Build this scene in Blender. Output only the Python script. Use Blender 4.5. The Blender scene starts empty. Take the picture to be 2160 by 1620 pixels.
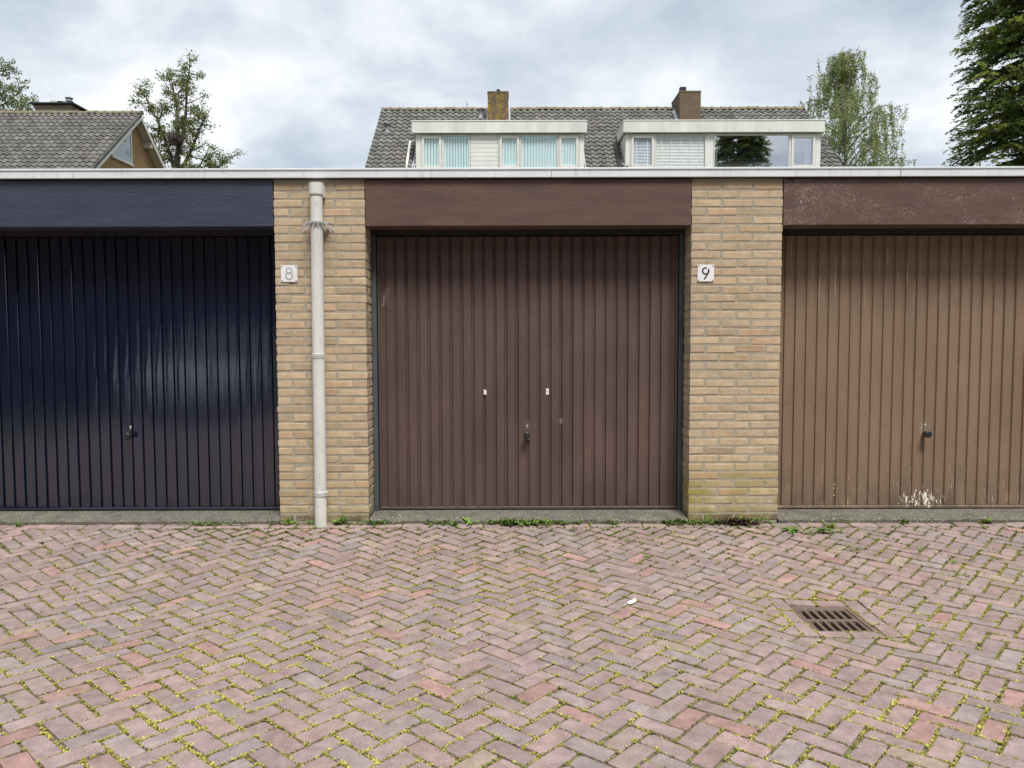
import bpy, math, random
import numpy as np
from mathutils import Vector
R = math.radians
random.seed(7)
rng = np.random.default_rng(7)
scene = bpy.context.scene
COL = scene.collection

# ------------------------------------------------------------------ camera
cam_d = bpy.data.cameras.new('camera'); cam = bpy.data.objects.new('camera', cam_d); COL.objects.link(cam)
cam_d.sensor_width = 36; cam_d.lens = 36 * 1600 / 2160; cam_d.clip_start = .05; cam_d.clip_end = 2000
cam.rotation_mode = 'QUATERNION'
from mathutils import Euler, Quaternion
cam.rotation_quaternion = Euler((R(90 - 3.29), 0, 0)).to_quaternion() @ Quaternion((0, 0, 1), R(-0.15))
cam.location = (0, -5.39, 1.30)
scene.camera = cam

# ------------------------------------------------------------------ light
SUN_EL, SUN_AZ = R(62), R(160)      # azimuth clockwise from +Y: behind the camera, to its right
w = bpy.data.worlds.new('World'); scene.world = w; w.use_nodes = True
nt = w.node_tree; nt.nodes.clear()
def N(t, typ, **kw):
    n = t.nodes.new(typ)
    for k, v in kw.items():
        if k.startswith('i_'):
            key = k[2:]
            n.inputs[int(key) if key.isdigit() else key.replace('_', ' ')].default_value = v
        else: setattr(n, k, v)
    return n
def L(t, a, b): t.links.new(a, b)
SKYSEED = 2.0
sky = N(nt, 'ShaderNodeTexSky', sky_type='NISHITA', sun_disc=False, sun_elevation=SUN_EL, sun_rotation=SUN_AZ, air_density=1.0, dust_density=1.5)
tc = N(nt, 'ShaderNodeTexCoord'); sep = N(nt, 'ShaderNodeSeparateXYZ'); L(nt, tc.outputs['Generated'], sep.inputs[0])
zz = N(nt, 'ShaderNodeMath', operation='MAXIMUM', i_1=0.0); L(nt, sep.outputs[2], zz.inputs[0])
za = N(nt, 'ShaderNodeMath', operation='ADD', i_1=0.35); L(nt, zz.outputs[0], za.inputs[0])
vx = N(nt, 'ShaderNodeMath', operation='DIVIDE'); L(nt, sep.outputs[0], vx.inputs[0]); L(nt, za.outputs[0], vx.inputs[1])
vy = N(nt, 'ShaderNodeMath', operation='DIVIDE'); L(nt, sep.outputs[1], vy.inputs[0]); L(nt, za.outputs[0], vy.inputs[1])
cb = N(nt, 'ShaderNodeCombineXYZ', i_2=SKYSEED); L(nt, vx.outputs[0], cb.inputs[0]); L(nt, vy.outputs[0], cb.inputs[1])
n1 = N(nt, 'ShaderNodeTexNoise', i_Scale=0.95, i_Detail=1.5, i_Roughness=.5); L(nt, cb.outputs[0], n1.inputs['Vector'])
n2 = N(nt, 'ShaderNodeTexNoise', i_Scale=3.0, i_Detail=8.0, i_Roughness=.56, i_Distortion=.15); L(nt, cb.outputs[0], n2.inputs['Vector'])
mixn = N(nt, 'ShaderNodeMath', operation='MULTIPLY_ADD', i_1=.5); L(nt, n1.outputs[0], mixn.inputs[0])
n2s = N(nt, 'ShaderNodeMath', operation='MULTIPLY', i_1=.52); L(nt, n2.outputs[0], n2s.inputs[0]); L(nt, n2s.outputs[0], mixn.inputs[2])
ramp = N(nt, 'ShaderNodeValToRGB'); L(nt, mixn.outputs[0], ramp.inputs[0])
e = ramp.color_ramp.elements
e[0].position = .41; e[0].color = (3.3, 3.95, 4.6, 1)
e[1].position = .61; e[1].color = (7.2, 7.35, 7.5, 1)
m = e.new(.51); m.color = (4.9, 5.35, 5.85, 1)
smix = N(nt, 'ShaderNodeMix', data_type='RGBA', i_0=.93); L(nt, sky.outputs[0], smix.inputs[6]); L(nt, ramp.outputs[0], smix.inputs[7])
bg = N(nt, 'ShaderNodeBackground', i_Strength=.1); L(nt, smix.outputs[2], bg.inputs[0])
wo = N(nt, 'ShaderNodeOutputWorld'); L(nt, bg.outputs[0], wo.inputs[0])

sun_d = bpy.data.lights.new('sun', 'SUN'); sun_d.energy = 3.1; sun_d.angle = R(18); sun_d.color = (1, .965, .91)
sun = bpy.data.objects.new('sun', sun_d); COL.objects.link(sun)
sd = Vector((math.sin(SUN_AZ) * math.cos(SUN_EL), math.cos(SUN_AZ) * math.cos(SUN_EL), math.sin(SUN_EL)))
sun.rotation_euler = sd.to_track_quat('Z', 'Y').to_euler(); sun.location = (10, -30, 40)
vs = scene.view_settings
vs.view_transform = 'Standard'; vs.look = 'None'; vs.gamma = 1; vs.use_curve_mapping = False; vs.exposure = 0.58
scene.cycles.max_bounces = 4; scene.cycles.diffuse_bounces = 2; scene.cycles.glossy_bounces = 2
scene.cycles.transparent_max_bounces = 6; scene.cycles.transmission_bounces = 2

# ------------------------------------------------------------------ materials
def base_mat(name, col, rough=.6, spec=.5):
    mt = bpy.data.materials.new(name); mt.use_nodes = True
    t = mt.node_tree; b = t.nodes['Principled BSDF']
    b.inputs['Base Color'].default_value = (*col, 1); b.inputs['Roughness'].default_value = rough
    b.inputs['Specular IOR Level'].default_value = spec
    return mt, t, b
def pos(t, sc=(1, 1, 1)):
    g = N(t, 'ShaderNodeNewGeometry')
    mp = N(t, 'ShaderNodeMapping'); mp.inputs['Scale'].default_value = sc
    L(t, g.outputs['Position'], mp.inputs[0]); return mp.outputs[0]
def noise(t, vec, scale, detail=4, rough=.55, dist=0):
    n = N(t, 'ShaderNodeTexNoise', i_Scale=scale, i_Detail=detail, i_Roughness=rough, i_Distortion=dist)
    L(t, vec, n.inputs['Vector']); return n.outputs[0]
def ramp2(t, fac, p0, p1, c0=(0, 0, 0), c1=(1, 1, 1)):
    r = N(t, 'ShaderNodeValToRGB'); L(t, fac, r.inputs[0])
    r.color_ramp.elements[0].position = p0; r.color_ramp.elements[0].color = (*c0, 1)
    r.color_ramp.elements[1].position = p1; r.color_ramp.elements[1].color = (*c1, 1)
    return r.outputs[0]
def mixc(t, fac, a, b, mode='MIX'):
    m = N(t, 'ShaderNodeMix', data_type='RGBA', blend_type=mode)
    for s, v in ((0, fac), (6, a), (7, b)):
        if isinstance(v, (int, float)): m.inputs[s].default_value = v
        elif isinstance(v, tuple): m.inputs[s].default_value = (*v, 1)
        else: L(t, v, m.inputs[s])
    return m.outputs[2]
def math_(t, op, a, b=None):
    m = N(t, 'ShaderNodeMath', operation=op)
    for i, v in enumerate((a, b)):
        if v is None: continue
        if isinstance(v, (int, float)): m.inputs[i].default_value = v
        else: L(t, v, m.inputs[i])
    return m.outputs[0]
def tinted(t, col):
    a = N(t, 'ShaderNodeAttribute', attribute_name='tint'); o = N(t, 'ShaderNodeObjectInfo')
    return mixc(t, 1.0, mixc(t, 1.0, a.outputs['Color'], o.outputs['Color'], 'MULTIPLY'), col, 'MULTIPLY')
def bump(t, b, h, strength=.3, dist=.01):
    n = N(t, 'ShaderNodeBump', i_Strength=strength, i_Distance=dist); L(t, h, n.inputs['Height']); L(t, n.outputs[0], b.inputs['Normal'])
def mat(name, col, rough=.6, spec=.4, var=.15, vs=6, sc=(1, 1, 1), bs=None, bst=.3, bd=.004, tint=False, detail=5):
    mt, t, b = base_mat(name, col, rough, spec)
    v = pos(t, sc); n = noise(t, v, vs, detail)
    c = ramp2(t, n, .3, .7, tuple(x * (1 - var) for x in col), tuple(min(1, x * (1 + var)) for x in col))
    if tint: c = tinted(t, c)
    L(t, c, b.inputs['Base Color'])
    if bs: bump(t, b, noise(t, v, bs, 4), bst, bd)
    return mt
M = {}
# pavers: fired clay with pale scuffs and dark pits
mt, t, b = base_mat('paver', (.36, .27, .25), .62, .45)
v = pos(t); c = ramp2(t, noise(t, v, 14, 6, .65), .32, .7, (.212, .156, .152), (.358, .280, .270))
c = mixc(t, math_(t, 'MULTIPLY', ramp2(t, noise(t, v, 210, 4, .7), .57, .67), .7), c, (.62, .56, .52))
c = mixc(t, math_(t, 'MULTIPLY', ramp2(t, noise(t, v, 95, 2), .70, .75), .75), c, (.10, .08, .07))
c = mixc(t, math_(t, 'MULTIPLY', ramp2(t, noise(t, v, 1.3, 6, .65), .50, .68), .38), c, (.235, .205, .175))
c = mixc(t, math_(t, 'MULTIPLY', ramp2(t, noise(t, pos(t, (1, .45, 1)), 3.1, 5, .7), .58, .72), .45), c, (.15, .125, .115))
L(t, tinted(t, c), b.inputs['Base Color']); bump(t, b, noise(t, v, 90, 6, .75), .6, .005); M['paver'] = mt
# facade brick
mt, t, b = base_mat('yellow_brick', (.5, .35, .18), .85, .25)
v = pos(t); c = ramp2(t, noise(t, v, 18, 6, .65), .3, .72, (.400, .302, .192), (.545, .432, .298))
c = mixc(t, math_(t, 'MULTIPLY', ramp2(t, noise(t, v, 130, 3, .6), .60, .70), .6), c, (.30, .235, .15))
sepz = N(t, 'ShaderNodeSeparateXYZ'); L(t, v, sepz.inputs[0])
alg = math_(t, 'MULTIPLY', ramp2(t, noise(t, v, 2.6, 6, .65), .38, .58), ramp2(t, sepz.outputs[2], .20, .46, (1, 1, 1), (0, 0, 0)))
side = ramp2(t, sepz.outputs[0], .45, .55, (.3, .3, .3), (1, 1, 1))
alg = math_(t, 'MULTIPLY', alg, side); c = mixc(t, math_(t, 'MULTIPLY', alg, .9), c, (.30, .255, .06))
eff = math_(t, 'MULTIPLY', ramp2(t, noise(t, v, 26, 5, .7), .50, .62), ramp2(t, math_(t, 'ABSOLUTE', math_(t, 'SUBTRACT', sepz.outputs[2], .13)), .0, .07, (1, 1, 1), (0, 0, 0)))
c = mixc(t, math_(t, 'MULTIPLY', eff, .7), c, (.55, .53, .47))
c = mixc(t, math_(t, 'MULTIPLY', ramp2(t, sepz.outputs[2], .03, .12, (1, 1, 1), (0, 0, 0)), ramp2(t, noise(t, v, 12, 4), .35, .6)), c, (.20, .165, .11))
c = tinted(t, c); L(t, c, b.inputs['Base Color']); bump(t, b, noise(t, v, 150, 5, .7), .4, .003); M['brick'] = mt
mt, t, b = base_mat('mortar', (.34, .31, .25), .95, .1)
v = pos(t); c = ramp2(t, noise(t, v, 190, 4, .7), .3, .72, (.24, .215, .165), (.54, .49, .385))
c = mixc(t, math_(t, 'MULTIPLY', ramp2(t, noise(t, v, 230, 2), .68, .72), .8), c, (.72, .70, .66))
L(t, c, b.inputs['Base Color']); bump(t, b, noise(t, v, 170, 4, .7), .9, .006); M['mortar'] = mt
mt, t, b = base_mat('threshold_concrete', (.3, .29, .25), .95, .1)
v = pos(t); c = ramp2(t, noise(t, v, 9, 6, .7), .3, .7, (.085, .08, .066), (.165, .155, .13))
c = mixc(t, math_(t, 'MULTIPLY', ramp2(t, noise(t, v, 95, 4, .7), .57, .66), .8), c, (.56, .53, .47))
c = mixc(t, math_(t, 'MULTIPLY', ramp2(t, noise(t, v, 90, 3), .62, .72), .6), c, (.10, .10, .09))
L(t, c, b.inputs['Base Color']); bump(t, b, noise(t, v, 110, 5, .7), .8, .006); M['concrete'] = mt
# beams
mt, t, b = base_mat('navy_beam_paint', (.055, .065, .105), .38, .5)
v = pos(t, (1, 1, 4.5)); c = ramp2(t, noise(t, v, 2.2, 5), .3, .7, (.035, .042, .071), (.052, .060, .092))
c = mixc(t, ramp2(t, noise(t, v, 60, 2), .79, .80), c, (.7, .7, .7))
L(t, c, b.inputs['Base Color']); bump(t, b, noise(t, v, 10, 8, .72, .9), .35, .012); M['beam_navy'] = mt
def brown_beam(name, worn):
    mt, t, b = base_mat(name, (.10, .058, .048), .55, .35)
    v = pos(t, (1, 1, 5)); c = ramp2(t, noise(t, v, 2.4, 6, .65), .3, .7, (.085, .050, .044), (.128, .080, .062))
    if worn:
        v1 = pos(t, (1, 1, 1.6)); a = ramp2(t, noise(t, v1, 2.9, 6, .7), .47, .68)
        sp = ramp2(t, noise(t, pos(t, (1, 1, 1.3)), 85, 6, .8), .525, .60)
        c = mixc(t, math_(t, 'MULTIPLY', math_(t, 'MULTIPLY', a, sp), .8), c, (.45, .38, .34))
        ge = N(t, 'ShaderNodeNewGeometry'); se = N(t, 'ShaderNodeSeparateXYZ'); L(t, ge.outputs[0], se.inputs[0])
        near = ramp2(t, se.outputs[0], .02, .30, (1, 1, 1), (.0, .0, .0))
        gx = math_(t, 'SUBTRACT', se.outputs[0], 1.9); nr = math_(t, 'MULTIPLY', ramp2(t, gx, .12, .30, (1, 1, 1), (0, 0, 0)), ramp2(t, noise(t, v1, 7, 4), .4, .6))
        c = mixc(t, math_(t, 'MULTIPLY', math_(t, 'MULTIPLY', nr, sp), .75), c, (.55, .48, .43))
    else:
        c = mixc(t, ramp2(t, noise(t, v, 80, 2), .80, .81), c, (.6, .55, .5))
    L(t, c, b.inputs['Base Color']); bump(t, b, noise(t, pos(t, (1, 1, 9)), 22, 5, .6), .4, .004); return mt
M['beam_brown'] = brown_beam('brown_beam_paint', False); M['beam_worn'] = brown_beam('worn_brown_beam_paint', True)
# doors
mt, t, b = base_mat('navy_gloss_paint', (.010, .014, .038), .12, 1.0); b.inputs['IOR'].default_value = 1.58
v = pos(t, (2.2, 1, .8)); c = ramp2(t, noise(t, v, 3, 4), .3, .7, (.0034, .0065, .020), (.0065, .011, .028))
c = mixc(t, ramp2(t, noise(t, pos(t), 75, 2), .815, .825), c, (.5, .5, .48))
L(t, c, b.inputs['Base Color']); bump(t, b, noise(t, pos(t, (1.6, 1, 1)), 20, 4, .6), .10, .005); M['door_navy'] = mt
mt, t, b = base_mat('brown_door_paint', (.10, .062, .055), .5, .35)
v = pos(t); c = ramp2(t, noise(t, pos(t, (1.5, 1, .7)), 2.3, 5, .6), .3, .72, (.082, .053, .047), (.128, .086, .074))
c = mixc(t, math_(t, 'MULTIPLY', ramp2(t, noise(t, v, 24, 4, .6), .60, .72), .45), c, (.07, .05, .05))
c = mixc(t, ramp2(t, noise(t, v, 70, 2), .80, .81), c, (.55, .5, .45))
ge = N(t, 'ShaderNodeNewGeometry'); se = N(t, 'ShaderNodeSeparateXYZ'); L(t, ge.outputs[0], se.inputs[0])
def ell(t, se, cx, cz, rx, rz, sh=0.0):
    dz = math_(t, 'SUBTRACT', se.outputs[2], cz)
    dx = math_(t, 'SUBTRACT', math_(t, 'SUBTRACT', se.outputs[0], cx), math_(t, 'MULTIPLY', dz, sh))
    a = math_(t, 'DIVIDE', dx, rx); bz = math_(t, 'DIVIDE', dz, rz)
    return math_(t, 'ADD', math_(t, 'MULTIPLY', a, a), math_(t, 'MULTIPLY', bz, bz))
gr_ = math_(t, 'MULTIPLY', ramp2(t, noise(t, pos(t, (1.2, 1, .5)), 9, 6, .7), .42, .66), ramp2(t, se.outputs[2], .06, .42, (1, 1, 1), (0, 0, 0)))
c = mixc(t, math_(t, 'MULTIPLY', gr_, .6), c, (.065, .055, .045))
r2 = ell(t, se, -.930, 1.625, .022, .07, .32)
scr = math_(t, 'MULTIPLY', math_(t, 'LESS_THAN', r2, 1.0), ramp2(t, noise(t, pos(t, (1.6, 1, .7)), 110, 4, .8), .52, .58))
c = mixc(t, math_(t, 'MULTIPLY', scr, .75), c, (.52, .50, .48))
r3 = ell(t, se, .365, .70, .011, .022)
c = mixc(t, math_(t, 'MULTIPLY', math_(t, 'LESS_THAN', r3, 1.0), .55), c, (.36, .31, .29))
L(t, c, b.inputs['Base Color']); bump(t, b, noise(t, v, 60, 3), .08, .003); M['door_brown'] = mt
mt, t, b = base_mat('tan_brown_door_paint', (.2, .13, .085), .55, .35)
v = pos(t); c = ramp2(t, noise(t, pos(t, (1.5, 1, .6)), 2.2, 5, .6), .3, .72, (.190, .128, .086), (.252, .176, .122))
c = mixc(t, math_(t, 'MULTIPLY', ramp2(t, noise(t, v, 14, 5, .6), .58, .74), .4), c, (.11, .085, .06))
ge = N(t, 'ShaderNodeNewGeometry'); se = N(t, 'ShaderNodeSeparateXYZ'); L(t, ge.outputs[0], se.inputs[0])
st = ramp2(t, noise(t, pos(t, (1, 1, .022)), 150, 2, .5), .655, .685)
br = ramp2(t, noise(t, pos(t, (1, 1, 1)), 34, 3), .40, .52)
top = ramp2(t, math_(t, 'DIVIDE', se.outputs[2], 2.2), .60, .84)
c = mixc(t, math_(t, 'MULTIPLY', math_(t, 'MULTIPLY', math_(t, 'MULTIPLY', st, br), top), .8), c, (.58, .50, .36))
gr_ = math_(t, 'MULTIPLY', ramp2(t, noise(t, pos(t, (1.2, 1, .5)), 9, 6, .7), .42, .66), ramp2(t, se.outputs[2], .06, .42, (1, 1, 1), (0, 0, 0)))
c = mixc(t, math_(t, 'MULTIPLY', gr_, .6), c, (.065, .055, .045))
pe = ell(t, se, 3.05, .108, .14, .062)
peel = math_(t, 'GREATER_THAN', math_(t, 'SUBTRACT', noise(t, pos(t, (1.5, 1, .55)), 38, 5, .65), math_(t, 'MULTIPLY', pe, .085)), .49)
c = mixc(t, peel, c, (.80, .77, .68))
lk = ell(t, se, 3.052, .64, .03, .06)
c = mixc(t, math_(t, 'GREATER_THAN', math_(t, 'SUBTRACT', noise(t, v, 120, 4, .7), math_(t, 'MULTIPLY', lk, .10)), .53), c, (.62, .58, .52))
lowst = math_(t, 'MULTIPLY', ramp2(t, noise(t, pos(t, (1, 1, .05)), 130, 2), .68, .70), ramp2(t, se.outputs[2], .10, .55, (1, 1, 1), (0, 0, 0)))
c = mixc(t, math_(t, 'MULTIPLY', lowst, .7), c, (.66, .60, .48))
c = mixc(t, ramp2(t, noise(t, v, 62, 2), .79, .80), c, (.6, .55, .45))
L(t, c, b.inputs['Base Color']); bump(t, b, noise(t, v, 60, 3), .1, .003); M['door_tan'] = mt
M['jamb'] = mat('blue_grey_jamb_paint', (.072, .086, .096), .5, var=.25, vs=4)
M['dark'] = mat('dark_frame_and_gap_shade', (.022, .02, .02), .7, var=.2)
M['knob'] = mat('black_knob_plastic', (.022, .022, .022), .38, .5, var=.25, vs=30)
M['brass'] = mat('worn_brass', (.42, .38, .30), .35, .6, var=.3, vs=90)
M['sticker'] = mat('white_sticker', (.78, .78, .74), .5, var=.04)
mt, t, b = base_mat('aluminium_roof_trim', (.74, .77, .80), .42, .5); b.inputs['Metallic'].default_value = .15
v = pos(t, (1, 1, 3)); c = ramp2(t, noise(t, v, 3, 6, .65), .3, .7, (.70, .73, .77), (.82, .84, .86))
c = mixc(t, math_(t, 'MULTIPLY', ramp2(t, noise(t, pos(t, (1, 1, .2)), 26, 5, .7), .54, .70), .5), c, (.44, .46, .47))
L(t, c, b.inputs['Base Color']); M['trim'] = mt
M['roofing'] = mat('bitumen_roofing', (.05, .05, .05), .9, var=.2)
mt, t, b = base_mat('grey_pvc', (.66, .66, .63), .42, .45)
v = pos(t); c = ramp2(t, noise(t, pos(t, (1, 1, .3)), 9, 6, .65), .3, .7, (.60, .60, .57), (.70, .70, .67))
c = mixc(t, math_(t, 'MULTIPLY', ramp2(t, noise(t, pos(t, (1, 1, .45)), 30, 6, .75), .52, .70), .5), c, (.33, .33, .30))
c = mixc(t, math_(t, 'MULTIPLY', ramp2(t, noise(t, pos(t, (1, 1, .6)), 12, 3), .66, .68), .8), c, (.84, .84, .82))
L(t, c, b.inputs['Base Color']); M['pvc'] = mt
M['steel'] = mat('galvanised_steel', (.33, .34, .35), .4, .6, var=.25, vs=60)
M['sign'] = mat('white_enamel', (.78, .79, .80), .3, .5, var=.03)
M['digit_grey'] = mat('faded_grey_digit', (.36, .36, .38), .6, var=.2, vs=120)
M['digit_black'] = mat('black_digit', (.018, .018, .022), .5, var=.2, vs=120)
M['screw'] = mat('rusty_screw', (.07, .05, .04), .7, var=.4, vs=200)
# houses
mt, t, b = base_mat('concrete_pantile', (.2, .19, .175), .85, .2)
v = pos(t); c = ramp2(t, noise(t, v, 3.5, 7, .7), .3, .7, (.090, .088, .084), (.190, .185, .177))
c = mixc(t, math_(t, 'MULTIPLY', ramp2(t, noise(t, v, 17, 4, .7), .58, .70), .5), c, (.30, .29, .275))
c = mixc(t, math_(t, 'MULTIPLY', ramp2(t, noise(t, v, 5.2, 5, .7), .60, .72), .45), c, (.07, .065, .055))
L(t, tinted(t, c), b.inputs['Base Color']); bump(t, b, noise(t, v, 45, 4), .35, .01); M['tile'] = mt
mt, t, b = base_mat('mossy_ridge_tile', (.2, .18, .13), .9, .15)
v = pos(t); c = ramp2(t, noise(t, v, 6, 6, .7), .32, .62, (.15, .14, .12), (.23, .20, .11))
L(t, c, b.inputs['Base Color']); M['ridge'] = mt
def brickwork(name, c1, c2, mort, bw=.22, bh=.062, lich=None):
    mt, t, b = base_mat(name, c1, .9, .15)
    g = N(t, 'ShaderNodeNewGeometry'); s = N(t, 'ShaderNodeSeparateXYZ'); L(t, g.outputs[0], s.inputs[0])
    cmb = N(t, 'ShaderNodeCombineXYZ'); L(t, math_(t, 'ADD', s.outputs[0], s.outputs[1]), cmb.inputs[0]); L(t, s.outputs[2], cmb.inputs[1])
    bt = N(t, 'ShaderNodeTexBrick', i_Scale=1.0); L(t, cmb.outputs[0], bt.inputs['Vector'])
    bt.inputs['Brick Width'].default_value = bw; bt.inputs['Row Height'].default_value = bh; bt.inputs['Mortar Size'].default_value = .009
    bt.inputs['Color1'].default_value = (*c1, 1); bt.inputs['Color2'].default_value = (*c2, 1); bt.inputs['Mortar'].default_value = (*mort, 1)
    c = bt.outputs[0]
    c = mixc(t, .35, c, ramp2(t, noise(t, g.outputs[0], 7, 5), .3, .7, tuple(x * .6 for x in c1), tuple(min(1, x * 1.35) for x in c1)))
    if lich:
        c = mixc(t, math_(t, 'MULTIPLY', ramp2(t, noise(t, g.outputs[0], 9, 6, .8), .48, .60), .85), c, lich)
    L(t, c, b.inputs['Base Color']); bump(t, b, math_(t, 'SUBTRACT', 1.0, bt.outputs['Fac']), .8, .02); return mt
M['chimney'] = brickwork('lichened_chimney_brick', (.12, .085, .055), (.07, .055, .042), (.15, .135, .11), lich=(.30, .205, .035))
M['chimney2'] = brickwork('brown_chimney_brick', (.14, .095, .06), (.08, .06, .045), (.17, .15, .125), lich=(.13, .10, .05))
M['chimney3'] = brickwork('grey_chimney_brick', (.24, .205, .15), (.17, .145, .11), (.24, .22, .185))
M['gable'] = brickwork('ochre_gable_brick', (.42, .27, .135), (.34, .21, .10), (.25, .20, .14))
M['housewall'] = brickwork('house_wall_brick', (.34, .22, .12), (.27, .17, .09), (.22, .19, .15))
M['white'] = mat('white_paint', (.70, .69, .655), .5, var=.06, vs=2.5)
M['fascia'] = mat('white_fascia_boards', (.65, .64, .60), .5, var=.13, vs=3, sc=(1, 1, .25))
M['creamframe'] = mat('off_white_frame_paint', (.68, .66, .61), .45, var=.04)
M['soffit'] = mat('soffit_boards', (.52, .47, .42), .6, var=.08)
M['lead'] = mat('lead_flashing', (.42, .43, .45), .45, .5, var=.3, vs=10)
M['blackmetal'] = mat('black_metal', (.02, .02, .022), .45, var=.3, vs=12)
M['zinc'] = mat('grey_vent_metal', (.22, .24, .25), .45, .5, var=.3, vs=8)
M['blind'] = mat('pale_blue_blind', (.74, .90, .91), .7, var=.04)
M['venetian'] = mat('white_venetian_slat', (.84, .82, .79), .5, var=.05)
M['venetian_d'] = mat('grey_venetian_slat', (.56, .62, .68), .5, var=.05)
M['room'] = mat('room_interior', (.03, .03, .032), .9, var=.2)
M['curtain'] = mat('net_curtain', (.50, .54, .57), .9, var=.12, vs=9, sc=(3, 3, .1))
def glass(name, refl):
    mt = bpy.data.materials.new(name); mt.use_nodes = True; t = mt.node_tree; t.nodes.clear()
    g = N(t, 'ShaderNodeBsdfGlossy', i_Roughness=.015); g.inputs[0].default_value = (.92, .95, 1, 1)
    tr = N(t, 'ShaderNodeBsdfTransparent'); tr.inputs[0].default_value = (.95, .98, .98, 1)
    f = N(t, 'ShaderNodeFresnel'); bf = N(t, 'ShaderNodeNewGeometry')
    L(t, math_(t, 'SUBTRACT', 1.5, math_(t, 'MULTIPLY', bf.outputs['Backfacing'], 1.5 - 1 / 1.5)), f.inputs['IOR'])   # a thin pane: the same from both sides
    a = math_(t, 'ADD', f.outputs[0], refl)
    bn = N(t, 'ShaderNodeBump', i_Strength=.04, i_Distance=.02); L(t, noise(t, pos(t), 1.4, 2), bn.inputs['Height']); L(t, bn.outputs[0], g.inputs['Normal'])
    mx = N(t, 'ShaderNodeMixShader'); L(t, a, mx.inputs[0]); L(t, tr.outputs[0], mx.inputs[1]); L(t, g.outputs[0], mx.inputs[2])
    o = N(t, 'ShaderNodeOutputMaterial'); L(t, mx.outputs[0], o.inputs[0]); return mt
M['glass'] = glass('window_glass', .02); M['mirror_glass'] = glass('reflective_window_glass', .50)
# vegetation
def leafmat(name, trans=.42, rough=.55):
    mt = bpy.data.materials.new(name); mt.use_nodes = True; t = mt.node_tree; b = t.nodes['Principled BSDF']
    a = N(t, 'ShaderNodeAttribute', attribute_name='tint'); L(t, a.outputs[0], b.inputs['Base Color']); b.inputs['Roughness'].default_value = rough
    b.inputs['Specular IOR Level'].default_value = .35
    tl = N(t, 'ShaderNodeBsdfTranslucent'); L(t, a.outputs[0], tl.inputs[0])
    mx = N(t, 'ShaderNodeMixShader', i_0=trans); L(t, b.outputs[0], mx.inputs[1]); L(t, tl.outputs[0], mx.inputs[2])
    L(t, mx.outputs[0], t.nodes['Material Output'].inputs[0]); return mt
M['leaf'] = leafmat('leaf'); M['moss'] = leafmat('moss', .2, .8)
M['bark'] = mat('bark', (.11, .095, .08), .9, .2, var=.4, vs=9, bs=30)
M['birch'] = mat('birch_bark', (.22, .20, .18), .85, .2, var=.5, vs=6)
mt, t, b = base_mat('joint_soil', (.09, .08, .06), 1, .1)
v = pos(t); c = ramp2(t, noise(t, v, 120, 4, .7), .3, .72, (.095, .082, .062), (.22, .19, .145))
c = mixc(t, math_(t, 'MULTIPLY', ramp2(t, noise(t, v, 22, 6, .75), .44, .58), .85), c, (.20, .20, .05))
L(t, c, b.inputs['Base Color']); bump(t, b, noise(t, v, 140, 3), .8, .006); M['soil'] = mt
M['ground'] = mat('far_ground', (.10, .11, .06), .95, .1, var=.4, vs=.6)
mt, t, b = base_mat('rusty_cast_iron', (.09, .07, .06), .7, .4)
v = pos(t); c = ramp2(t, noise(t, v, 22, 6, .7), .34, .66, (.11, .088, .078), (.19, .125, .09))
L(t, c, b.inputs['Base Color']); bump(t, b, noise(t, v, 160, 4), .4, .003); M['iron'] = mt
M['carwhite'] = mat('white_car_paint', (.78, .79, .80), .22, .6, var=.02)
M['black'] = mat('drain_dark', (.008, .008, .008), .95, .05, var=.3)
M['feather'] = mat('white_feather', (.80, .82, .86), .8, var=.06, vs=60)
M['block_brick'] = brickwork('added_block_brick', (.15, .085, .06), (.11, .06, .045), (.12, .11, .10))

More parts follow.
